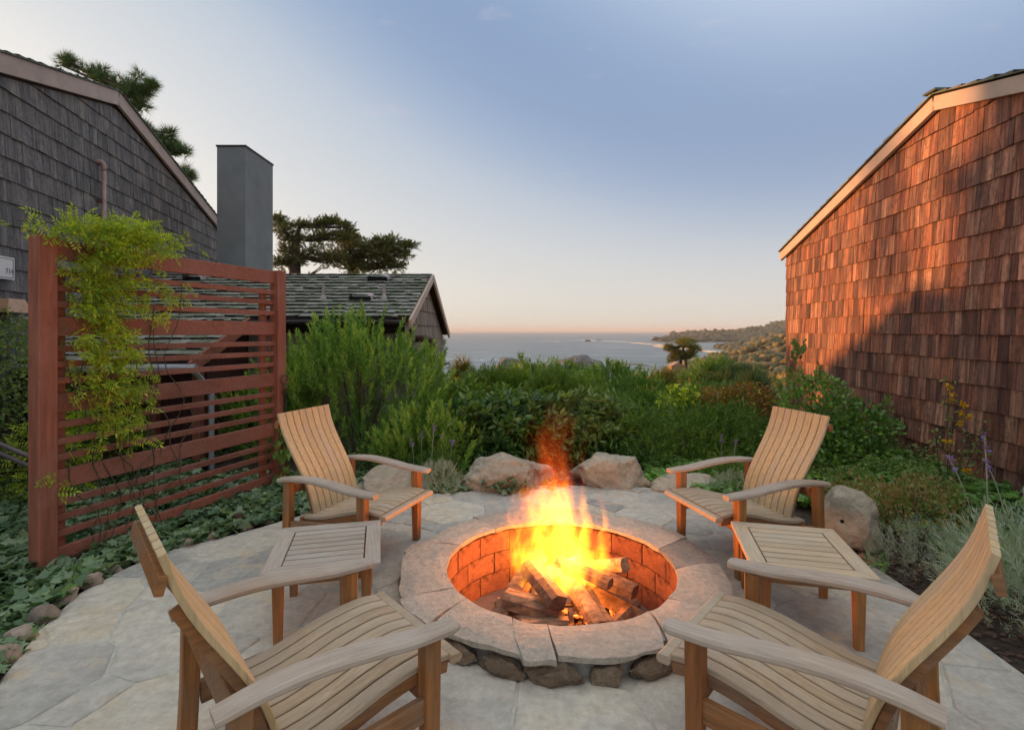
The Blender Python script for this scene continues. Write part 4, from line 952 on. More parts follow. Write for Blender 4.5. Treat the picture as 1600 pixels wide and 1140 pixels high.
# ------------------------------------------------------------------ foliage machinery
def leaf_tpl(kind):
    if kind == 'narrow': V = [(0,0,0),(.10,.4,.03),(0,1,0),(-.10,.4,.03)]; F = [(0,1,2),(0,2,3)]
    elif kind == 'needle': V = [(0,0,0),(.045,.5,0),(0,1,0),(-.045,.5,0)]; F = [(0,1,2),(0,2,3)]
    elif kind == 'broad': V = [(0,0,0),(.17,.35,.06),(.15,.7,.03),(0,1,-.06),(-.15,.7,.03),(-.17,.35,.06),(0,.5,-.02)]; F = [(0,1,6),(1,2,6),(2,3,6),(3,4,6),(4,5,6),(5,0,6)]
    elif kind == 'round': V = [(0,0,0),(.32,.3,.08),(.30,.75,.05),(0,1,0),(-.30,.75,.05),(-.32,.3,.08)]; F = [(0,1,2),(0,2,3),(0,3,4),(0,4,5)]
    elif kind == 'ivy': V = [(0,.12,-.02),(.38,0,.0),(.30,.34,.05),(.52,.55,0),(.22,.66,.04),(0,1,-.04),(-.22,.66,.04),(-.52,.55,0),(-.30,.34,.05),(-.38,0,.0),(0,.45,-.04)]; F = [(10,i,i+1) for i in range(0,9)]+[(10,9,0)]
    elif kind == 'pinnate':
        V = []; F = []
        for i in range(5):
            y = .18+i*.17
            for s in (-1, 1):
                k = len(V); V += [(0,y,0),(s*.20,y+.02,.02),(s*.36,y-.03+.12,-.05),(s*.18,y+.12,.02)]; F += [(k,k+1,k+2),(k,k+2,k+3)]
        k = len(V); V += [(0,.9,0),(.08,1.05,0),(0,1.3,-.06),(-.08,1.05,0)]; F += [(k,k+1,k+2),(k,k+2,k+3)]
    elif kind == 'spray':
        V = []; F = []
        for i in range(4):
            y = i*.2; 
            for s in (-1, 1):
                k = len(V); V += [(0,y,0),(s*.16,y+.30,.05*(i%2)),(s*.05,y+.26,0)]; F += [(k,k+1,k+2)]
        k = len(V); V += [(-.05,.5,0),(.05,.5,0),(0,1.1,0)]; F += [(k,k+1,k+2)]
    elif kind == 'tuft':
        V = []; F = []
        for i in range(7):
            a = i*2*math.pi/7; b = .55 if i % 2 else .9; k = len(V); dx, dz = math.cos(a)*b*.6, math.sin(a)*b*.6
            V += [(-.03*math.sin(a),0,.03*math.cos(a)),(.03*math.sin(a),0,-.03*math.cos(a)),(dx,.85,dz)]; F += [(k,k+1,k+2)]
    return np.array(V, float), np.array(F, int)
def nrm(a): return a/np.maximum(np.linalg.norm(a, axis=1, keepdims=True), 1e-9)
def place(P, D, kind, size, rng, up=None, upw=1.0, roll=.5):
    """leaf template at points P growing along D; returns vertex and face arrays"""
    T, F = leaf_tpl(kind); n = len(P); D = nrm(D)
    U = np.tile(np.array([[0,0,1.]]), (n,1)) if up is None else up
    U = U*upw+rng.normal(0, roll, (n,3)); X = nrm(np.cross(D, U)); Z = np.cross(X, D)
    s = (size[0]+(size[1]-size[0])*rng.random(n))[:,None,None]
    V = P[:,None,:]+s*(T[None,:,0,None]*X[:,None,:]+T[None,:,1,None]*D[:,None,:]+T[None,:,2,None]*Z[:,None,:])
    Fa = (F[None]+(np.arange(n)*len(T))[:,None,None]).reshape(-1, 3)
    return V.reshape(-1,3), Fa
def blob_pts(blobs, n, rng, shell=.22, zmin=.02):
    b = np.array(blobs, float); w_ = (b[:,3]*b[:,4]+b[:,4]*b[:,5]+b[:,3]*b[:,5]); w_ /= w_.sum()
    k = rng.choice(len(b), n, p=w_); d = nrm(rng.normal(0,1,(n,3)))
    r = 1-np.abs(rng.normal(0, shell, n)); r += .10*np.array([noise.noise(Vector((x*3+kk, y*3, z*3))) for (x,y,z), kk in zip(d, k)])
    P = b[k,:3]+d*b[k,3:]*np.clip(r,.05,1.15)[:,None]; ok = P[:,2] > zmin
    return P[ok], nrm(d/b[k,3:])[ok]
def shoots(P, D, L, per, kind, size, rng, spread=.75, upw=.3):
    """stems from P along D each with `per` leaves around it"""
    n = len(P); D = nrm(D); t = np.tile(np.linspace(.05, 1, per), n); Pi = np.repeat(P, per, 0); Di = np.repeat(D, per, 0)
    Li = np.repeat(L[0]+(L[1]-L[0])*rng.random(n), per); base = Pi+Di*(t*Li)[:,None]
    side = nrm(np.cross(Di, rng.normal(0,1,(n*per,3)))); ang = spread*(1.25-.6*t)
    ld = Di*np.cos(ang)[:,None]+side*np.sin(ang)[:,None]
    return place(base, ld, kind, size, rng, up=Di*-.2+np.array([[0,0,upw]]), roll=.25)
def cat(parts):
    V = []; F = []; k = 0
    for v, f in parts: V.append(v); F.append(f+k); k += len(v)
    return np.concatenate(V), np.concatenate(F)
def stems(parent, tips, root, r0=.012, mat='stem', name='stem', n=14, rng=None):
    B = MB(); idx = rng.choice(len(tips), min(n, len(tips)), replace=False)
    for i in idx:
        p = Vector(tips[i]); q = Vector((root[0]+p.x*.12, root[1]+p.y*.12, root[2])); m_ = q.lerp(p, .5)+Vector((0,0,.12*(p-q).length))
        B.tube(spline([q, m_, p], 5), [r0*(1-.13*k) for k in range(6)], 5)
    B.build(name, MT[mat], parent)
PL = {'n': 0}
def shrub(name, label, loc, blobs, n, kind, size, mat, mode='leaf', group=None, cat_='shrub', up=.5, jit=.6, per=14, L=(.12,.25), spread=.8, shell=.22, stem=14, stemr=.012, seed=None, extra=None):
    PL['n'] += 1; rng = np.random.default_rng(seed or PL['n']*17)
    t = thing(name, label, cat_, loc, 0, group); P, D = blob_pts(blobs, n, rng, shell)
    G_ = D*1.0+np.array([[0,0,up]])+rng.normal(0, jit, D.shape)
    if mode == 'leaf': V, F = place(P, G_, kind, size, rng)
    else: V, F = shoots(P, G_, L, per, kind, size, rng, spread)
    np_obj('foliage', V, F, MT[mat], t)
    if stem: stems(t, P*np.array([[.9,.9,.9]]), (0,0,-.05), stemr, n=stem, rng=rng)
    if extra: extra(t, P, D, rng)
    return t
def gl(x, y): return (x, y, gz(x, y))

# ------------------------------------------------------------------ shrubs beyond the patio
# tall podocarpus-like shrub right of the screen: many upright leafy shoots
def tall(seed, X, Y, W, dpt, H, label, n=430, name='willowy_shrub'):
    rng = np.random.default_rng(seed); z0 = gz(X, Y); t = thing(name, label, 'shrub', (X, Y, z0))
    x = rng.uniform(-1,1,n); y = rng.uniform(-1,1,n); env = np.sqrt(np.clip(1-.75*x*x-.35*y*y, .05, 1))
    hh = H*env*(.62+.38*rng.random(n)**.6)
    lay = rng.random(n); z = hh*np.where(lay < .5, 1, .25+.75*rng.random(n))
    P = np.stack([x*W, y*dpt, np.maximum(z-.25, .05)], 1)
    D = np.stack([x*.35+rng.normal(0,.18,n), -.12+y*.2+rng.normal(0,.18,n), np.ones(n)], 1)
    V, F = shoots(P, D, (.22,.42), 46, 'narrow', (.05,.085), rng, .75, .2); np_obj('foliage', V, F, MT['podo'], t)
    tp = P[:,2] > np.quantile(P[:,2], .35); V, F = shoots(P[tp]+nrm(D[tp])*.27, D[tp], (.08,.16), 20, 'narrow', (.045,.07), rng, .6, .2); np_obj('young_leaves', V, F, MT['podo_tip'], t)
    stems(t, P, (0,0,-.05), .014, n=26, rng=rng)
tall(5, -2.05, 7.15, 1.15, .75, 1.95, 'tall bushy green shrub of upright willowy shoots between the screen and the dark broad-leaved shrub', 620)
tall(6, -3.25, 7.3, .55, .5, 1.25, 'green willowy shrub seen through the right end of the red screen', 160)
tall(8, -1.05, 6.35, .5, .35, .78, 'low willowy green shrub behind the far left armchair and grey plant', 170)
RH = dict(kind='broad', mode='shoot', up=.6, jit=.5, per=11, L=(.05,.12), spread=1.15)
shrub('laurel_shrub', 'dark glossy broad-leaved shrub behind the left of the two big boulders', gl(-.05,6.9), [(0,0,.35,.85,.55,.50),(-.45,-.1,.32,.55,.45,.46),(.4,.05,.32,.5,.45,.48)], 620, size=(.10,.15), mat='rhodo', shell=.28, **RH)
shrub('laurel_shrub', 'grey-green broad-leaved shrub right above the fire, between two darker shrubs', gl(.95,6.95), [(0,0,.36,.6,.5,.46),(.3,.1,.38,.4,.4,.40)], 420, size=(.09,.14), mat='rhodo_light', shell=.28, **RH)
shrub('laurel_shrub', 'bright green topped broad-leaved shrub standing beside the grey house corner', gl(-.75,7.9), [(0,0,.46,.6,.5,.5),(.7,.1,.38,.6,.5,.45)], 420, size=(.08,.13), mat='fern', shell=.25, **RH)
shrub('green_shrub', 'dense dark green fine-leaved shrub behind the right of the two big boulders', gl(1.85,6.75), [(0,0,.28,.75,.5,.38),(-.5,.1,.3,.5,.45,.40),(.6,.0,.28,.5,.45,.36)], 900, kind='narrow', size=(.05,.08), mat='darkgreen', mode='shoot', up=.9, jit=.5, per=16, L=(.08,.18), spread=.8)
shrub('green_shrub', 'fine-leaved green shrub between the right boulder and the orange-red bush', gl(2.75,6.9), [(0,0,.28,.55,.45,.36),(.25,.2,.3,.4,.4,.34)], 480, kind='narrow', size=(.045,.075), mat='darkgreen', mode='shoot', up=.9, jit=.5, per=14, L=(.08,.18), spread=.8)
MID = [  # px, top py, half width px, Y, material, leaf, size, label
 (780,566,62,10.5,'fern','pinnate',(.16,.26),'fresh green feathery shrub, second row behind the dark glossy one, left of centre'),
 (880,574,56,9.6,'fern','pinnate',(.14,.22),'yellowish green feathery shrub in the middle of the view, just above the grey-green one'),
 (828,553,30,15,'darkgreen','spray',(.3,.5),'dark conical evergreen bush standing against the sea, left of centre'),
 (890,560,36,15,'darkgreen','spray',(.3,.5),'low dark evergreen bush below the pale shore rock'),
 (965,560,44,14,'darkgreen','spray',(.28,.45),'wide dark evergreen bush in the middle distance, centre right'),
 (915,572,36,12,'fern','spray',(.2,.34),'mid green bush with pointed sprays, below the shore rocks'),
 (1000,578,46,11.5,'darkgreen','spray',(.2,.34),'dark green bush left of the umbrella-shaped pine'),
 (1035,566,26,19,'umbrella','tuft',(.25,.4),'small olive bush at the foot of the umbrella pine, left side'),
 (1112,548,46,18,'darkgreen','tuft',(.25,.42),'dark green pine bush right beside the umbrella pine'),
 (1152,560,44,17,'pine','tuft',(.25,.42),'black-green bushy pine, second from the right house wall'),
 (1180,566,26,16,'pine','tuft',(.22,.38),'spiky black-green pine nearest the right house wall'),
 (1110,592,62,12.5,'darkgreen','spray',(.2,.34),'broad dark green bush below the pines on the right'),
 (1060,606,34,9.4,'fern','round',(.05,.09),'rounded olive-green bush below the umbrella pine'),
 (1000,608,50,9.3,'darkgreen','pinnate',(.13,.22),'dark feathery bush between the middle shrubs and the olive-green one'),
 (722,548,14,15,'umbrella','tuft',(.25,.4),'small reddish olive tree peeping out beside the grey gable, against the sea'),
 (560,478,60,15.5,'darkgreen','spray',(.25,.45),'added dark bush mass, unseen behind the low house, shading the red wall, left one'),  # this and the next: unseen, added to keep low sun off the red wall
 (655,486,34,14.5,'darkgreen','spray',(.25,.45),'added dark bush mass, unseen behind the gable of the low house, shading the red wall'),
 (716,578,26,11.5,'gold','round',(.07,.12),'golden yellow bush at the corner of the grey gable'),
]
for px, py, hw, Y, mt_, kd, sz, lab in MID:
    c = at(px, py+13, Y); g0 = gz(c.x, Y); H = c.z-g0; W = hw/FPX*Y; rr = random.Random(px)
    bl = [(0,0,H*.5,W,W*.8,H*.5)]+[(rr.uniform(-.6,.6)*W, rr.uniform(-.4,.2)*W, H*rr.uniform(.5,.78), W*rr.uniform(.35,.55), W*.4, H*rr.uniform(.18,.3)) for _ in range(6)]
    ar = (W*2*H)/(sz[1]**2)
    shrub('hillside_bush', lab, (c.x, Y, g0), bl, int(min(7000, ar*(12 if kd == 'round' else 45))), kd, sz, mt_, up=.8, jit=.55, group='bushes on the slope beyond the patio', cat_='bush', stem=8, stemr=.02, shell=.2)
def dots(kind, size, mat, n, lift=1.0, nm='flower'):
    def f(t, P, D, rng):
        up_ = P[(P[:,2] > np.quantile(P[:,2], .45))]; i = rng.choice(len(up_), n); Q = up_[i]+rng.normal(0,.02,(n,3))+np.array([[0,0,.02]])
        V, F = place(Q, rng.normal(0,1,(n,3)), kind, size, rng); np_obj(nm, V, F, MT[mat], t, kind='stuff')
    return f
shrub('yellow_flowered_shrub', 'shrub with bright yellow-green flower heads left of the orange-red bush', gl(2.55,7.9), [(0,0,.4,.42,.4,.5),(-.1,0,.62,.25,.25,.22),(.2,0,.6,.2,.2,.2)], 500, 'narrow', (.05,.09), 'fern', mode='shoot', per=8, L=(.06,.12), extra=dots('round', (.05,.09), 'yellowgreen', 500, nm='flower_heads'))
shrub('red_berried_shrub', 'orange-red berried bush behind the far right armchair', gl(3.25,7.9), [(0,0,.45,.62,.5,.42),(-.35,-.2,.42,.4,.4,.36),(.4,.2,.55,.45,.4,.35)], 5200, 'round', (.035,.06), 'redleaf', extra=dots('round', (.025,.045), 'orange', 260, nm='berries'))
shrub('golden_shrub', 'golden orange bush against the corner of the red shingled wall', gl(4.2,9.5), [(0,0,.3,.5,.4,.42),(-.5,.2,.25,.4,.4,.34)], 2200, 'round', (.045,.08), 'gold')
def spray_spikes(t, P, D, rng):
    Q = np.array([[-.25,-.02,.85],[-.25,0,1.0],[-.24,0,1.15],[-.05,0,.85],[.02,0,.95],[-.42,0,.8],[-.23,0,1.28],[.55,-.1,.55],[.75,-.15,.55]])
    V, F = shoots(np.repeat(Q, 3, 0)+rng.normal(0,.03,(27,3)), np.tile([[.03,0,1.]], (27,1))+rng.normal(0,.25,(27,3)), (.12,.2), 16, 'round', (.035,.06), rng, .8); np_obj('top_shoots', V, F, MT['bedleaf'], t, kind='stuff')
shrub('azara_shrub', 'light green shrub with an upright leading shoot, growing against the red shingled wall', gl(3.55,6.15), [(0,0,.62,.42,.4,.42),(.25,-.1,.42,.5,.38,.36),(-.1,-.1,.3,.55,.4,.32),(.55,-.15,.45,.3,.25,.16),(.05,-.2,.15,.6,.4,.25)], 5600, 'round', (.035,.06), 'ivy_light', extra=spray_spikes)
# silvery mounds
def mound(name, label, X, Y, rx, ry, h, n, mat, sz=(.035,.06), per=16, L=(.06,.12), extra=None, group=None):
    return shrub(name, label, gl(X,Y), [(0,0,h*.15,rx,ry,h*.85),(rx*.3,-ry*.2,h*.15,rx*.6,ry*.6,h*.8),(-rx*.4,.0,h*.1,rx*.55,ry*.6,h*.75)], n, 'needle', sz, mat, mode='shoot', per=per, L=L, up=.9, jit=.35, spread=.6, shell=.12, stem=0, cat_='plant', extra=extra, group=group)
def spikes(pts, col='purple'):
    def f(t, P, D, rng):
        B = MB(); Q = []
        for (x, y, z, dx, h) in pts:
            B.tube(spline([(x,y,z),(x+dx*.4,y,z+h*.5),(x+dx,y,z+h)], 5), .0035, 4)
            for k in range(26): f_ = k/26; Q.append((x+dx*(.78+.22*f_)+rng.normal(0,.007), y+rng.normal(0,.007), z+h*(.78+.24*f_)))
        B.build('flower_stalk', MT['silver_dark'], t); Q = np.array(Q)
        V, F = place(Q, rng.normal(0,1,Q.shape)+np.array([[0,0,1]]), 'round', (.014,.026), rng); np_obj('flower_spike', V, F, MT[col], t, kind='stuff')
    return f
mound('lavender_mound', 'small grey-green santolina mound on soil behind the near right armchair', 2.78, 3.62, .30, .26, .32, 900, 'silver_dark', (.02,.035), 14, (.04,.08))
mound('lavender_mound', 'large silvery lavender bush at the right edge with a purple flower spike', 2.93, 2.95, .36, .42, .55, 1500, 'silver', (.04,.065), 14, (.08,.18),
      extra=spikes([(-.12,.25,.45,-.16,.42), (.02,.2,.5,-.12,.36), (.0,.3,.5,-.02,.50), (.14,.1,.5,.02,.33)]))
mound('grey_plant', 'small woolly grey plant between the left flat rock and the long pale boulder', -.78, 5.50, .25, .2, .30, 620, 'silver_dark', (.03,.05), 12, (.04,.08))
mound('grey_plant', 'grey leaved plant at the foot of the rear right armchair, beside the low flat rock', 2.28, 5.35, .28, .22, .22, 420, 'silver_dark', (.03,.05), 12, (.04,.08))
mound('salvia_plant', 'purple spiked salvia behind the small woolly grey plant', -.80, 5.95, .28, .18, .30, 300, 'darkgreen', (.04,.07), 12, (.06,.12), extra=spikes([(-.22,0,.2,.0,.34),(-.1,-.05,.2,.03,.42),(.02,0,.2,-.02,.30),(.1,-.05,.2,.04,.26),(-.3,0,.15,-.03,.3)]))
mound('salvia_plant', 'purple flowered stalks left of the far right armchair back', 2.35, 5.8, .2, .18, .28, 240, 'darkgreen', (.04,.07), 12, (.06,.12), extra=spikes([(-.05,0,.2,.0,.34),(.06,-.05,.2,.03,.30)]))
# flowering stalk plant by the red wall
def fl_plant():
    rng = np.random.default_rng(77); X, Y = 3.93, 4.75; t = thing('orange_flowered_plant', 'thin plant with a stalk of orange flowers in front of the red shingled wall', 'plant', gl(X,Y)); B = MB(); tips = []
    for (dx, h) in ((0,.98),(.05,.72),(-.12,.55),(.35,.62),(.55,.58),(.2,.5)):
        P = spline([(dx*.2,0,0),(dx*.6,.02,h*.5),(dx,0,h)], 7); B.tube(P, .004, 4)
        for p in P[2:]: tips.append(tuple(p))
    B.build('stem', MT['stem'], t); T = np.array(tips); T = np.repeat(T, 9, 0)+rng.normal(0,.03,(len(T)*9,3))
    V, F = place(T, rng.normal(0,1,T.shape)+np.array([[0,0,.4]]), 'round', (.02,.04), rng); np_obj('leaves', V, F, MT['bedleaf'], t)
    for (x, z) in ((-.02,.97),(.0,.90),(.0,.845),(.11,.80),(.09,.73),(.14,.70),(.06,.645),(-.04,.47),(.12,.22),(.16,.20)):
        n = 11; Q = np.tile([[x,-.03,z]], (n,1))+rng.normal(0,.010,(n,3)); V, F = place(Q, rng.normal(0,1,(n,3)), 'round', (.028,.042), rng); np_obj('flower', V, F, MT['orange'], t)
fl_plant()
shrub('rust_leaved_shrub', 'low shrub with small reddish leaves behind the grey-green mound', gl(3.12,4.15), [(0,0,.15,.42,.3,.28),(.3,.2,.18,.3,.3,.25),(-.2,.25,.2,.3,.3,.22)], 3600, 'round', (.018,.034), 'rust_leaf', up=.8)
shrub('yellow_leaved_sprig', 'small yellow-green seedling on the soil between the mound and the round boulder', gl(2.56,3.72), [(0,0,.04,.07,.06,.06)], 26, 'round', (.04,.06), 'ivy_light', stem=4, stemr=.004)
# left behind the screen
shrub('grey_green_bush', 'grey-green bush at the left edge below the wall lamp', gl(-5.35,5.6), [(0,0,.95,.55,.6,.75),(.1,.2,.5,.6,.6,.6),(-.1,0,1.5,.3,.35,.45)], 4600, 'round', (.03,.055), 'bedleaf')
shrub('yellow_sprigged_bush', 'bush with yellow-green drooping sprigs just left of the near screen post', gl(-4.55,5.2), [(0,0,.35,.35,.3,.5),(.1,0,.9,.16,.16,.35)], 240, 'pinnate', (.09,.15), 'vine', up=-.2)
shrub('green_shrub', 'dark green shrub behind the left part of the red screen', gl(-4.6,6.0), [(0,0,.4,.5,.35,.45)], 1500, 'round', (.04,.07), 'darkgreen')

# ------------------------------------------------------------------ trees
def tree_clumps(name, label, cat_, Y, clumps, trunk, mat, kind, size, dens, depth=.6, seed=1, limb_r=.1, bark='bark', drop=0, group=None):
    """clumps: (px,py,rx,ry) as seen from the patio; trunk: list of (px,py,radius)"""
    rng = np.random.default_rng(seed); base = at(trunk[0][0], trunk[0][1], Y); t = thing(name, label, cat_, tuple(base), 0, group)
    B = MB(); P = [at(a, b, Y)-base for a, b, _ in trunk]; B.tube(spline(P, 8), [np.interp(i/8, np.linspace(0,1,len(trunk)), [c for _,_,c in trunk]) for i in range(9)], 8); B.build('trunk', MT[bark], t, smooth=True)
    B = MB(); parts = []; k = FPX/Y
    for (px, py, rx, ry) in clumps:
        dy = rng.normal(0, depth)*rx/k*1.2; c = at(px, py, Y)-base+Vector((0,dy,0)); RX, RZ = rx/k, ry/k
        T_ = max(P, key=lambda q: -abs(q.z-(c.z-RX*.8))-.3*(q-c).length); m_ = T_.lerp(c, .55)+Vector((0,0,-.25*RX))
        B.tube(spline([T_, m_, c], 5), [limb_r*(1-.15*i) for i in range(6)], 5)
        n = int(dens*RX*RZ/(size[1]**2)*75)+14; d = nrm(rng.normal(0,1,(n,3))); r = rng.random(n)**.45
        Q = np.array(c)[None]+d*np.array([[RX, RX*.8, RZ]])*r[:,None]
        g = d*np.array([[1,.8,.35]])+np.array([[0,0,.35-drop]])+rng.normal(0,.4,(n,3)); parts.append(place(Q, g, kind, size, rng))
    B.build('limbs', MT[bark], t); V, F = cat(parts); np_obj('crown', V, F, MT[mat], t)
    return t
rt = random.Random(31)
def sub(cl, n, f=.5):
    out = []
    for (px, py, rx, ry) in cl:
        out.append((px,py,rx*.62,ry*.62))
        for _ in range(n): out.append((px+rt.uniform(-1,1)*rx*.75, py+rt.uniform(-1,1)*ry*.7, rx*f*rt.uniform(.5,1), ry*f*rt.uniform(.5,1)))
    return out
tree_clumps('pine_tree', 'dark pine whose tufted branches rise behind the grey house roof', 'tree', 20,
    sub([(112,100,20,14),(155,118,16,20),(196,128,24,24),(222,140,20,14),(210,165,22,18),(190,175,30,20),(236,134,8,9)], 6)+sub([(232,205,12,10),(262,215,14,16),(285,237,16,10),(262,232,18,12),(294,272,10,13),(225,200,8,8)], 5),
    [(140,420,.28),(150,250,.24),(175,190,.16),(195,140,.08)], 'pine', 'tuft', (.24,.42), .8, seed=3, limb_r=.09)
CY1 = [(432,345,10,5),(440,362,14,9),(470,352,9,6),(462,372,18,8),(500,352,12,8),(520,350,13,9),(540,358,12,7),(500,372,20,8),(535,372,18,8),(452,392,16,9),(440,412,14,10),(490,395,22,9),(520,405,26,10),(470,408,16,7)]
tree_clumps('cypress_tree', 'open crowned Monterey cypress right beside the grey chimney', 'tree', 40, sub(CY1, 8, .62),
    [(459,560,.55),(460,440,.45),(462,400,.36),(463,372,.22),(470,352,.1)], 'cypress', 'spray', (.4,.75), .95, seed=11, limb_r=.09)
CY2 = [(536,382,22,9),(528,400,24,9),(548,372,14,6),(560,388,26,8),(585,382,20,7),(605,379,18,6),(625,384,20,4),(640,385,10,3),(600,394,26,7),(570,402,30,9),(545,412,26,8),(610,408,20,6),(590,418,26,7),(628,400,14,4),(560,420,26,6),(618,416,16,5)]
tree_clumps('cypress_tree', 'flat topped Monterey cypress with level branches, right above the mossy roof', 'tree', 42, sub(CY2, 8, .6),
    [(552,560,.6),(553,440,.5),(552,418,.4),(558,400,.25),(575,385,.1)], 'cypress', 'spray', (.4,.75), .9, seed=12, limb_r=.08)
# hidden lower trees behind the mossy roof, standing below the cypresses
BACKT = [(455,470,40,26),(520,470,45,26),(590,462,45,28),(640,480,30,26)]
tree_clumps('cypress_tree', 'low dark cypress mass whose top just shows between roof ridge and taller trees', 'tree', 38, sub([(470,455,46,24),(540,452,50,22),(600,448,44,17)], 7, .6),
    [(530,560,.4),(530,470,.3)], 'cypress', 'spray', (.4,.7), .9, seed=14, limb_r=.12)
tree_clumps('umbrella_pine', 'small umbrella-shaped pine standing out against the bay', 'tree', 32, sub([(1066,537,22,8),(1050,545,12,7),(1085,545,12,8),(1062,552,14,6),(1052,560,10,7),(1078,556,10,6)], 5, .5),
    [(1074,625,.13),(1073,590,.11),(1071,560,.08),(1066,540,.05)], 'umbrella', 'tuft', (.22,.36), .85, seed=15, limb_r=.06)
# cottage among the trees
co = thing('far_cottage', 'tiny tan cottage with a black chimney half hidden below the umbrella pine', 'cottage', tuple(at(1056,600,30)))
co.scale = (.5,.5,.5); co.location = at(1056,588,30)
B = MB(); B.box((0,0,.55), (1.4,1.4,1.3)); B.build('wall', plain('tan render', (.42,.25,.14), .8), co)
prism('roof', [Vector((-.8,-.8,1.2)), Vector((.8,-.8,1.2)), Vector((0,-.8,1.65))], (0,1.6,0), plain('tan roof', (.36,.22,.13), .8), co)
B = MB(); B.box((.42,-.3,1.5), (.3,.3,.75)); B.build('chimney', MT['iron'], co)
# scattered trees and scrub on the right slope, and a scrub cover for the near slope
def scatter_stuff(name, mat, kind, size, n, xr, yr_, hz, label, zf=gz, seed=3, up=.7, px=None):
    rng = np.random.default_rng(seed); Y = yr_[0]+(yr_[1]-yr_[0])*rng.random(n)**1.3; X = xr[0]+(xr[1]-xr[0])*rng.random(n)
    if px: X = ((px[0]+(px[1]-px[0])*rng.random(n))-CX)/FPX*Y
    Z = np.array([zf(x, y) for x, y in zip(X, Y)])+hz*rng.random(n)**1.5*(1+.6*np.array([noise.noise(Vector((x*.35, y*.35, seed))) for x, y in zip(X, Y)]))
    P = np.stack([X, Y, Z], 1); s = (size[0], size[1]); V, F = place(P, rng.normal(0,.6,(n,3))+np.array([[0,0,up]]), kind, s, rng)
    o = np_obj(name, V, F, MT[mat], kind='stuff'); o['label'] = label; return o
scatter_stuff('scrub', 'darkgreen', 'spray', (.14,.26), 16000, (-7,7), (8.6,30), .35, 'dark green scrub covering the slope between the bushes', px=(640,1330))
scatter_stuff('scrub', 'darkgreen', 'narrow', (.06,.11), 12000, (-2,4.4), (6.2,9.5), .30, 'low green undergrowth behind the shrubs', seed=5)
scatter_stuff('scrub', 'dry', 'spray', (.5,1.1), 9000, (0,30), (45,130), .8, 'dry golden scrub on the lower slope', seed=6, px=(960,1420))

# ------------------------------------------------------------------ ivy and bed cover
def ivy(name, mat, label, test, xr, yr_, n, size, hgt, seed, zf=gz, kind='ivy', up=1.0, tilt=.5):
    rng = np.random.default_rng(seed); X = xr[0]+(xr[1]-xr[0])*rng.random(n); Y = yr_[0]+(yr_[1]-yr_[0])*rng.random(n)
    ok = np.array([test(x, y) for x, y in zip(X, Y)]); X, Y = X[ok], Y[ok]; n = len(X)
    M_ = np.array([.5+.5*noise.noise(Vector((x*2.2, y*2.2, seed))) for x, y in zip(X, Y)])
    Z = np.array([zf(x, y) for x, y in zip(X, Y)])+.02+hgt*M_*(.35+.65*rng.random(n))
    P = np.stack([X, Y, Z], 1); D = rng.normal(0,1,(n,3)); D[:,1] -= .55; D[:,2] = rng.normal(-.15,.25,n)
    V, F = place(P, D, kind, size, rng, upw=up, roll=tilt); o = np_obj(name, V, F, MT[mat], kind='stuff'); o['label'] = label; o['category'] = 'ground cover'; return o
def left_edge(y):     # x of the patio's left edge at y
    pts = sorted([(p.y, p.x) for p in PATIO[:9]]); return float(np.interp(y, [a for a, _ in pts], [b for _, b in pts]))
dedge = lambda x, y: (left_edge(y)-x)
ivy('ivy_bed', 'ivy', 'dark green ivy covering the ground around and behind the red screen', lambda x, y: x > lx(y)+.2 and dedge(x,y) > .02 and not (y > 6.0 and x > XC), (-7.5,-1.2), (2.0,7.6), 34000, (.06,.115), .15, 41)
rb = [(p.y, p.x) for p in PATIO[13:21]]; rb.sort(); right_edge = lambda y: float(np.interp(y, [a for a, _ in rb], [b for _, b in rb]))
def rtest(x, y):
    if x > wallx(y)-.06: return False
    d = x-right_edge(y) if y < 5.2 else x-1.4
    if y > 5.45 and x > 1.4: return y < 7.2
    if y < 4.4: return x > 2.95+.35*(4.4-y)*.4+.1*math.sin(y*5) and not (x < 3.0 and y < 3.8)
    return d > .45
ivy('bed_ivy', 'ivy_light', 'bright green ivy and ground cover between the red wall and the round boulder', rtest, (1.6,4.6), (2.0,7.0), 20000, (.05,.09), .20, 43)
def rt2(x, y): return rtest(x, y) and noise.noise(Vector((x*1.3, y*1.3, 2))) > -.15
ivy('bed_cover', 'bedleaf', 'small-leaved green cover mixed into the right-hand bed', rt2, (2.4,4.6), (3.9,7.0), 16000, (.018,.035), .30, 45, kind='round', up=.5, tilt=.9)
def seg_band(x, y):
    return inside((x, y), [Vector(p) for p in ((-1.75,5.5),(-1.6,5.08),(-.9,5.33),(-.5,5.42),(.6,5.6),(.6,6.2),(-1.7,6.2))]) and not ((x+.08)**2/.22+(y-5.68)**2/.04 < 1)
ivy('boulder_ivy', 'ivy', 'ivy trailing round the boulders at the far edge of the patio', seg_band, (-1.8,.8), (5.0,6.3), 1500, (.05,.085), .08, 47)
ivy('boulder_ivy', 'ivy_light', 'ivy between the right boulders', lambda x, y: True, (1.35,2.5), (5.62,6.2), 900, (.05,.085), .12, 48)
def tuft_ivy(cx_, cy_, n, sd, lab, z=.05, sx=.16):
    rng = np.random.default_rng(sd); P = np.stack([cx_+rng.normal(0,sx,n), cy_+rng.normal(0,.03,n), z+np.abs(rng.normal(0,.045,n))], 1); D = rng.normal(0,1,(n,3)); D[:,1] -= .8; D[:,2] -= .2
    t = thing('ivy_sprig', lab, 'ivy', (cx_, cy_, 0)); V, F = place(P-np.array([[cx_,cy_,0]]), D, 'ivy', (.05,.085), rng); np_obj('leaves', V, F, MT['ivy'], t)
tuft_ivy(-.03, 5.36, 60, 61, 'sprig of ivy creeping over the foot of the long pale boulder')
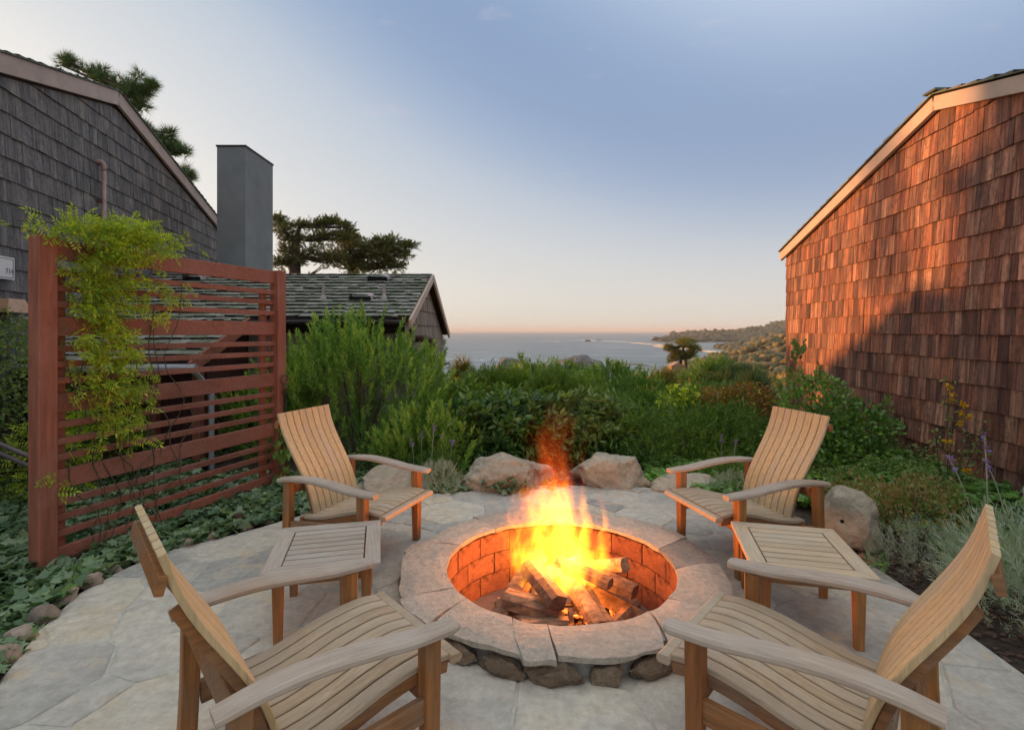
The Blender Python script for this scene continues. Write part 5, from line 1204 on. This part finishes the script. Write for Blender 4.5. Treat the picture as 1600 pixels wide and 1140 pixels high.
# ivy climbing the far screen post
def post_ivy():
    rng = np.random.default_rng(9); t = thing('climbing_ivy', 'ivy strand climbing the foot of the far screen post', 'ivy', scr(SL,0,.1)); n = 70
    a = rng.normal(-.03,.07,n); z = rng.random(n)**1.3*.75; P = np.stack([a*SD.x+.03*rng.random(n), a*SD.y-.02*rng.random(n), z], 1); D = rng.normal(0,.6,(n,3)); D[:,2] -= .8
    V, F = place(P, D, 'ivy', (.05,.10), rng, up=np.tile(np.array(SN), (n,1)), roll=.3); np_obj('leaves', V, F, MT['ivy_light'], t)
    B = MB(); B.tube(spline([(0,0,0),(.02,0,.3),(-.02,0,.55),(.01,0,.78)], 8), .005, 5); B.build('stem', MT['stem'], t)
post_ivy()

# ------------------------------------------------------------------ vine on the screen
def vine():
    rng = np.random.default_rng(19); t = thing('climbing_vine', 'yellow-green vine tumbling over the near end of the red screen', 'vine', tuple(P0)); parts = []; tips = []
    def spt(px, py):   # point on the screen plane
        k = (px-CX)/FPX; a = (k*P0.y-P0.x)/(SD.x-k*SD.y); Y = P0.y+SD.y*a; return a, EYE-(py-CY)/FPX*Y
    cl = [(85,362,30,12,60),(125,360,34,18,110),(165,368,40,24,190),(205,375,36,22,170),(235,388,22,16,80),(150,395,34,22,130),(190,402,30,14,70),
          (128,420,28,26,120),(150,455,34,30,150),(118,470,26,26,70),(185,440,30,16,60),(225,445,30,16,60),(255,455,22,20,40),(262,478,18,14,26),(285,445,14,10,12),(200,475,26,12,34),(235,492,28,8,28),
          (150,500,30,22,90),(165,530,34,18,80),(110,530,22,18,40),(155,560,36,18,80),(190,548,24,14,26),(175,590,34,22,90),(210,600,18,20,34),(150,610,30,18,50),(120,580,20,16,26),(205,640,18,20,26),
          (165,640,34,16,44),(105,625,20,12,14),(175,665,30,14,26),(215,655,14,14,12),(150,680,26,14,14),(110,700,24,18,10),(195,685,18,16,10),(66,740,14,14,6),(78,760,10,14,5),(70,560,8,14,0),(282,385,14,10,7),(25,348,14,10,6),(46,352,8,10,6)]
    for (px, py, rx, ry, n) in cl:
        n = int(n*(.62 if px < 215 else .3))
        if n <= 0: continue
        A = []
        for _ in range(n):
            a, z = spt(px+rng.normal(0,.42)*rx, py+rng.normal(0,.5)*ry); off = .05+abs(rng.normal(0,.05))+(.06 if py < 400 else 0)*rng.random()*2
            if py < 380 and rng.random() < .5: off = rng.uniform(-.15,.2)
            if rng.random() < .22 and py > 430: off = -rng.uniform(.05,.15)
            p = scr(a, z, off)-P0; A.append(tuple(p))
        A = np.array(A); D = rng.normal(0,.7,(n,3))+np.array([[SN.x*.6, SN.y*.6, -.55 if py > 385 else -.05]])
        parts.append(place(A, D, 'pinnate', (.075,.125), rng, up=np.tile(np.array(SN)+np.array([0,0,.6]), (n,1)), roll=.5)); tips.append(Vector(A[0]))
    V, F = cat(parts); np_obj('leaves', V, F, MT['vine'], t)
    B = MB()
    for k in range(13):
        x0 = .25+.06*k+random.Random(k).uniform(-.05,.05); q = random.Random(k+60); top = q.uniform(.9, 2.2)
        P = [scr(x0+q.uniform(-.1,.1)+.04*math.sin(i*1.7+k)-.12*i/6*(1 if k % 2 else -1), top*i/6, .03+.03*math.sin(i+k))-P0 for i in range(7)]
        B.tube(spline(P, 16), .0045, 4)
    for k in range(6):
        q = random.Random(k+160); px, py = [(25,345),(46,350),(285,382),(130,338),(170,335),(255,370)][k]
        a1, z1 = spt(px, py); P = [scr(.25+.1*k, 2.1, .02)-P0, scr((.25+.1*k+a1)/2, 2.40, .02)-P0, scr(a1, z1, .02)-P0]; B.tube(spline(P, 8), .0035, 4)
    B.build('stem', MT['stem'], t)
vine()
# handrail behind the near post
hr_ = thing('handrail', 'grey double handrail sloping down behind the near screen post at the left edge', 'handrail', tuple(at(10,760,4.6)))
hb = at(10,760,4.6)
for (a, b) in (((-60,668),(62,720)), ((-60,682),(62,735))):
    B = MB(); B.tube([at(*a, 4.6)-hb, at(*b, 4.6)-hb], .019, 8); B.build('rail', MT['rail_metal'], hr_)
B = MB(); B.tube([at(58,720,4.6)-hb, Vector((at(58,720,4.6).x, 4.6, -.05))-hb], .019, 8); B.build('rail_post', MT['rail_metal'], hr_)

# ------------------------------------------------------------------ boulders and edging
for (px0, px1, top, bot, dp, sd, lab, cu) in (
    (712,862,706,764,.30,71,'long pale boulder left of the gap behind the fire', 10), (902,1020,700,761,.28,74,'tall pale boulder right of the gap behind the fire', 11),
    (1018,1132,739,770,.22,93,'low flat rock left of the far right armchair', 12), (548,664,728,771,.32,86,'flat topped pale rock behind the far left armchair', 12)):
    p = onz((px0+px1)/2, bot); W = (px1-px0)/FPX*p.y; H = (bot-top)/FPX*p.y*.94
    o = rock_mesh('boulder', (W/2*1.12, dp*1.2, H*.74), sd, MT['boulder'], None, 5, cu+3, .20); o.location = (p.x, p.y+dp*.75, -.05); tag(o, lab, 'boulder', 'boulders along the edge of the patio')
p = onz(1330, 856); bb = thing('drilled_boulder', 'rounded boulder with a small round hole beside the far right armchair', 'boulder', (p.x+.06, p.y+.14, -.03), 0, 'boulders along the edge of the patio')
o = rock_mesh('boulder_body', (.25,.23,.295), 58, MT['boulder'], bb, 5, 9, .12); o.rotation_euler = (0,0,.4)
from mathutils.bvhtree import BVHTree
bpy.context.view_layer.update(); mw = bb.matrix_world @ o.matrix_basis
bv = BVHTree.FromPolygons([mw @ v.co for v in o.data.vertices], [tuple(f.vertices) for f in o.data.polygons])
ey = Vector((0,0,EYE)); dd_ = (at(1316,814,4)-ey).normalized(); hit = bv.ray_cast(ey, dd_)
if hit[0]:
    B = MB(); c_ = hit[0]-bb.location; B.tube([c_+hit[1]*.0025, c_-hit[1]*.01], .014, 12); B.build('drill_hole', MT['black'], bb)
epx = [(8,1040),(38,1004),(74,972),(110,938),(152,915),(186,893),(228,878),(262,862),(300,852),(338,842),(392,826),(428,816)]
for k, (px, py) in enumerate(epx):
    p = onz(px, py); r = random.Random(k+5); big = .072 if k < 5 else .045
    o = rock_mesh('edging_stone', (big*r.uniform(.9,1.25), big*r.uniform(.6,.8), big*r.uniform(.9,1.2)), 100+k, MT['edge'], None, 3, 8, .18)
    o.location = (p.x-.05, p.y+.03, -.03); o.rotation_euler = (0,0,math.radians(38+r.uniform(-15,15)))
    labs = {0:'first edging stone at the left picture edge, foot of the ivy', 1:'low long edging stone, second from the left picture edge', 2:'third edging stone from the left edge, leaning on the ivy', 3:'upright edging stone in front of the near screen post', 4:'edging stone just right of the upright one below the screen post'}
    ordn = ['','','','','','sixth','seventh','eighth','ninth','tenth','eleventh','twelfth']
    tag(o, labs.get(k) or f'small half-hidden edging stone under the ivy, {ordn[k]} counting from the left edge', 'stone', 'stones edging the left side of the patio')
# paver chip and soil bed litter
p = onz(1352, 875); B = MB(); B.box((p.x, p.y, .0), (.16,.12,.03), rz=.5); tag(B.build('loose_paver', MT['firebrick']), 'small reddish loose paver on the soil behind the paler side table', 'paver')
p = onz(371, 822); B = MB(); B.tube([(p.x-.02,p.y+.05,-.03),(p.x-.02,p.y+.05,.09)], .035, 9); tag(B.build('wood_stake', MT['bark']), 'short weathered stub of wood standing in the ivy beside the patio', 'stake')
B = MB()
for k in range(900):
    r = random.Random(k+3000); y = r.uniform(2.0, 4.6); x = right_edge(y)+r.uniform(.0,.75)
    s = r.uniform(.006,.022); B.box((x, y, gz(x,y)+.012+s*.2), (s*2, s, s*.5), rot=Matrix.Rotation(r.uniform(0,6),3,'Z'))
tag(B.build('bark_litter', plain('bark chips', (.10,.06,.04), .9, 0, .6, 30)), 'brown bark chips on the soil of the right-hand bed', None, kind='stuff')

# ------------------------------------------------------------------ sea air
def haze():
    m = bpy.data.materials.new('haze'); m.use_nodes = True; nt = m.node_tree; nt.nodes.clear(); out = N(nt, 'OutputMaterial')
    pv = N(nt, 'VolumePrincipled'); pv.inputs['Color'].default_value = (.9,.86,.82,1); pv.inputs['Density'].default_value = HAZE
    nt.links.new(pv.outputs[0], out.inputs['Volume'])
    B = MB(); B.box((0, 19000, (SEA-3+75)/2), (90000, 42000, 75-(SEA-3))); o = B.build('haze', m); tag(o, kind='stuff')
HAZE = 0.00010
if HAZE > 0: haze()
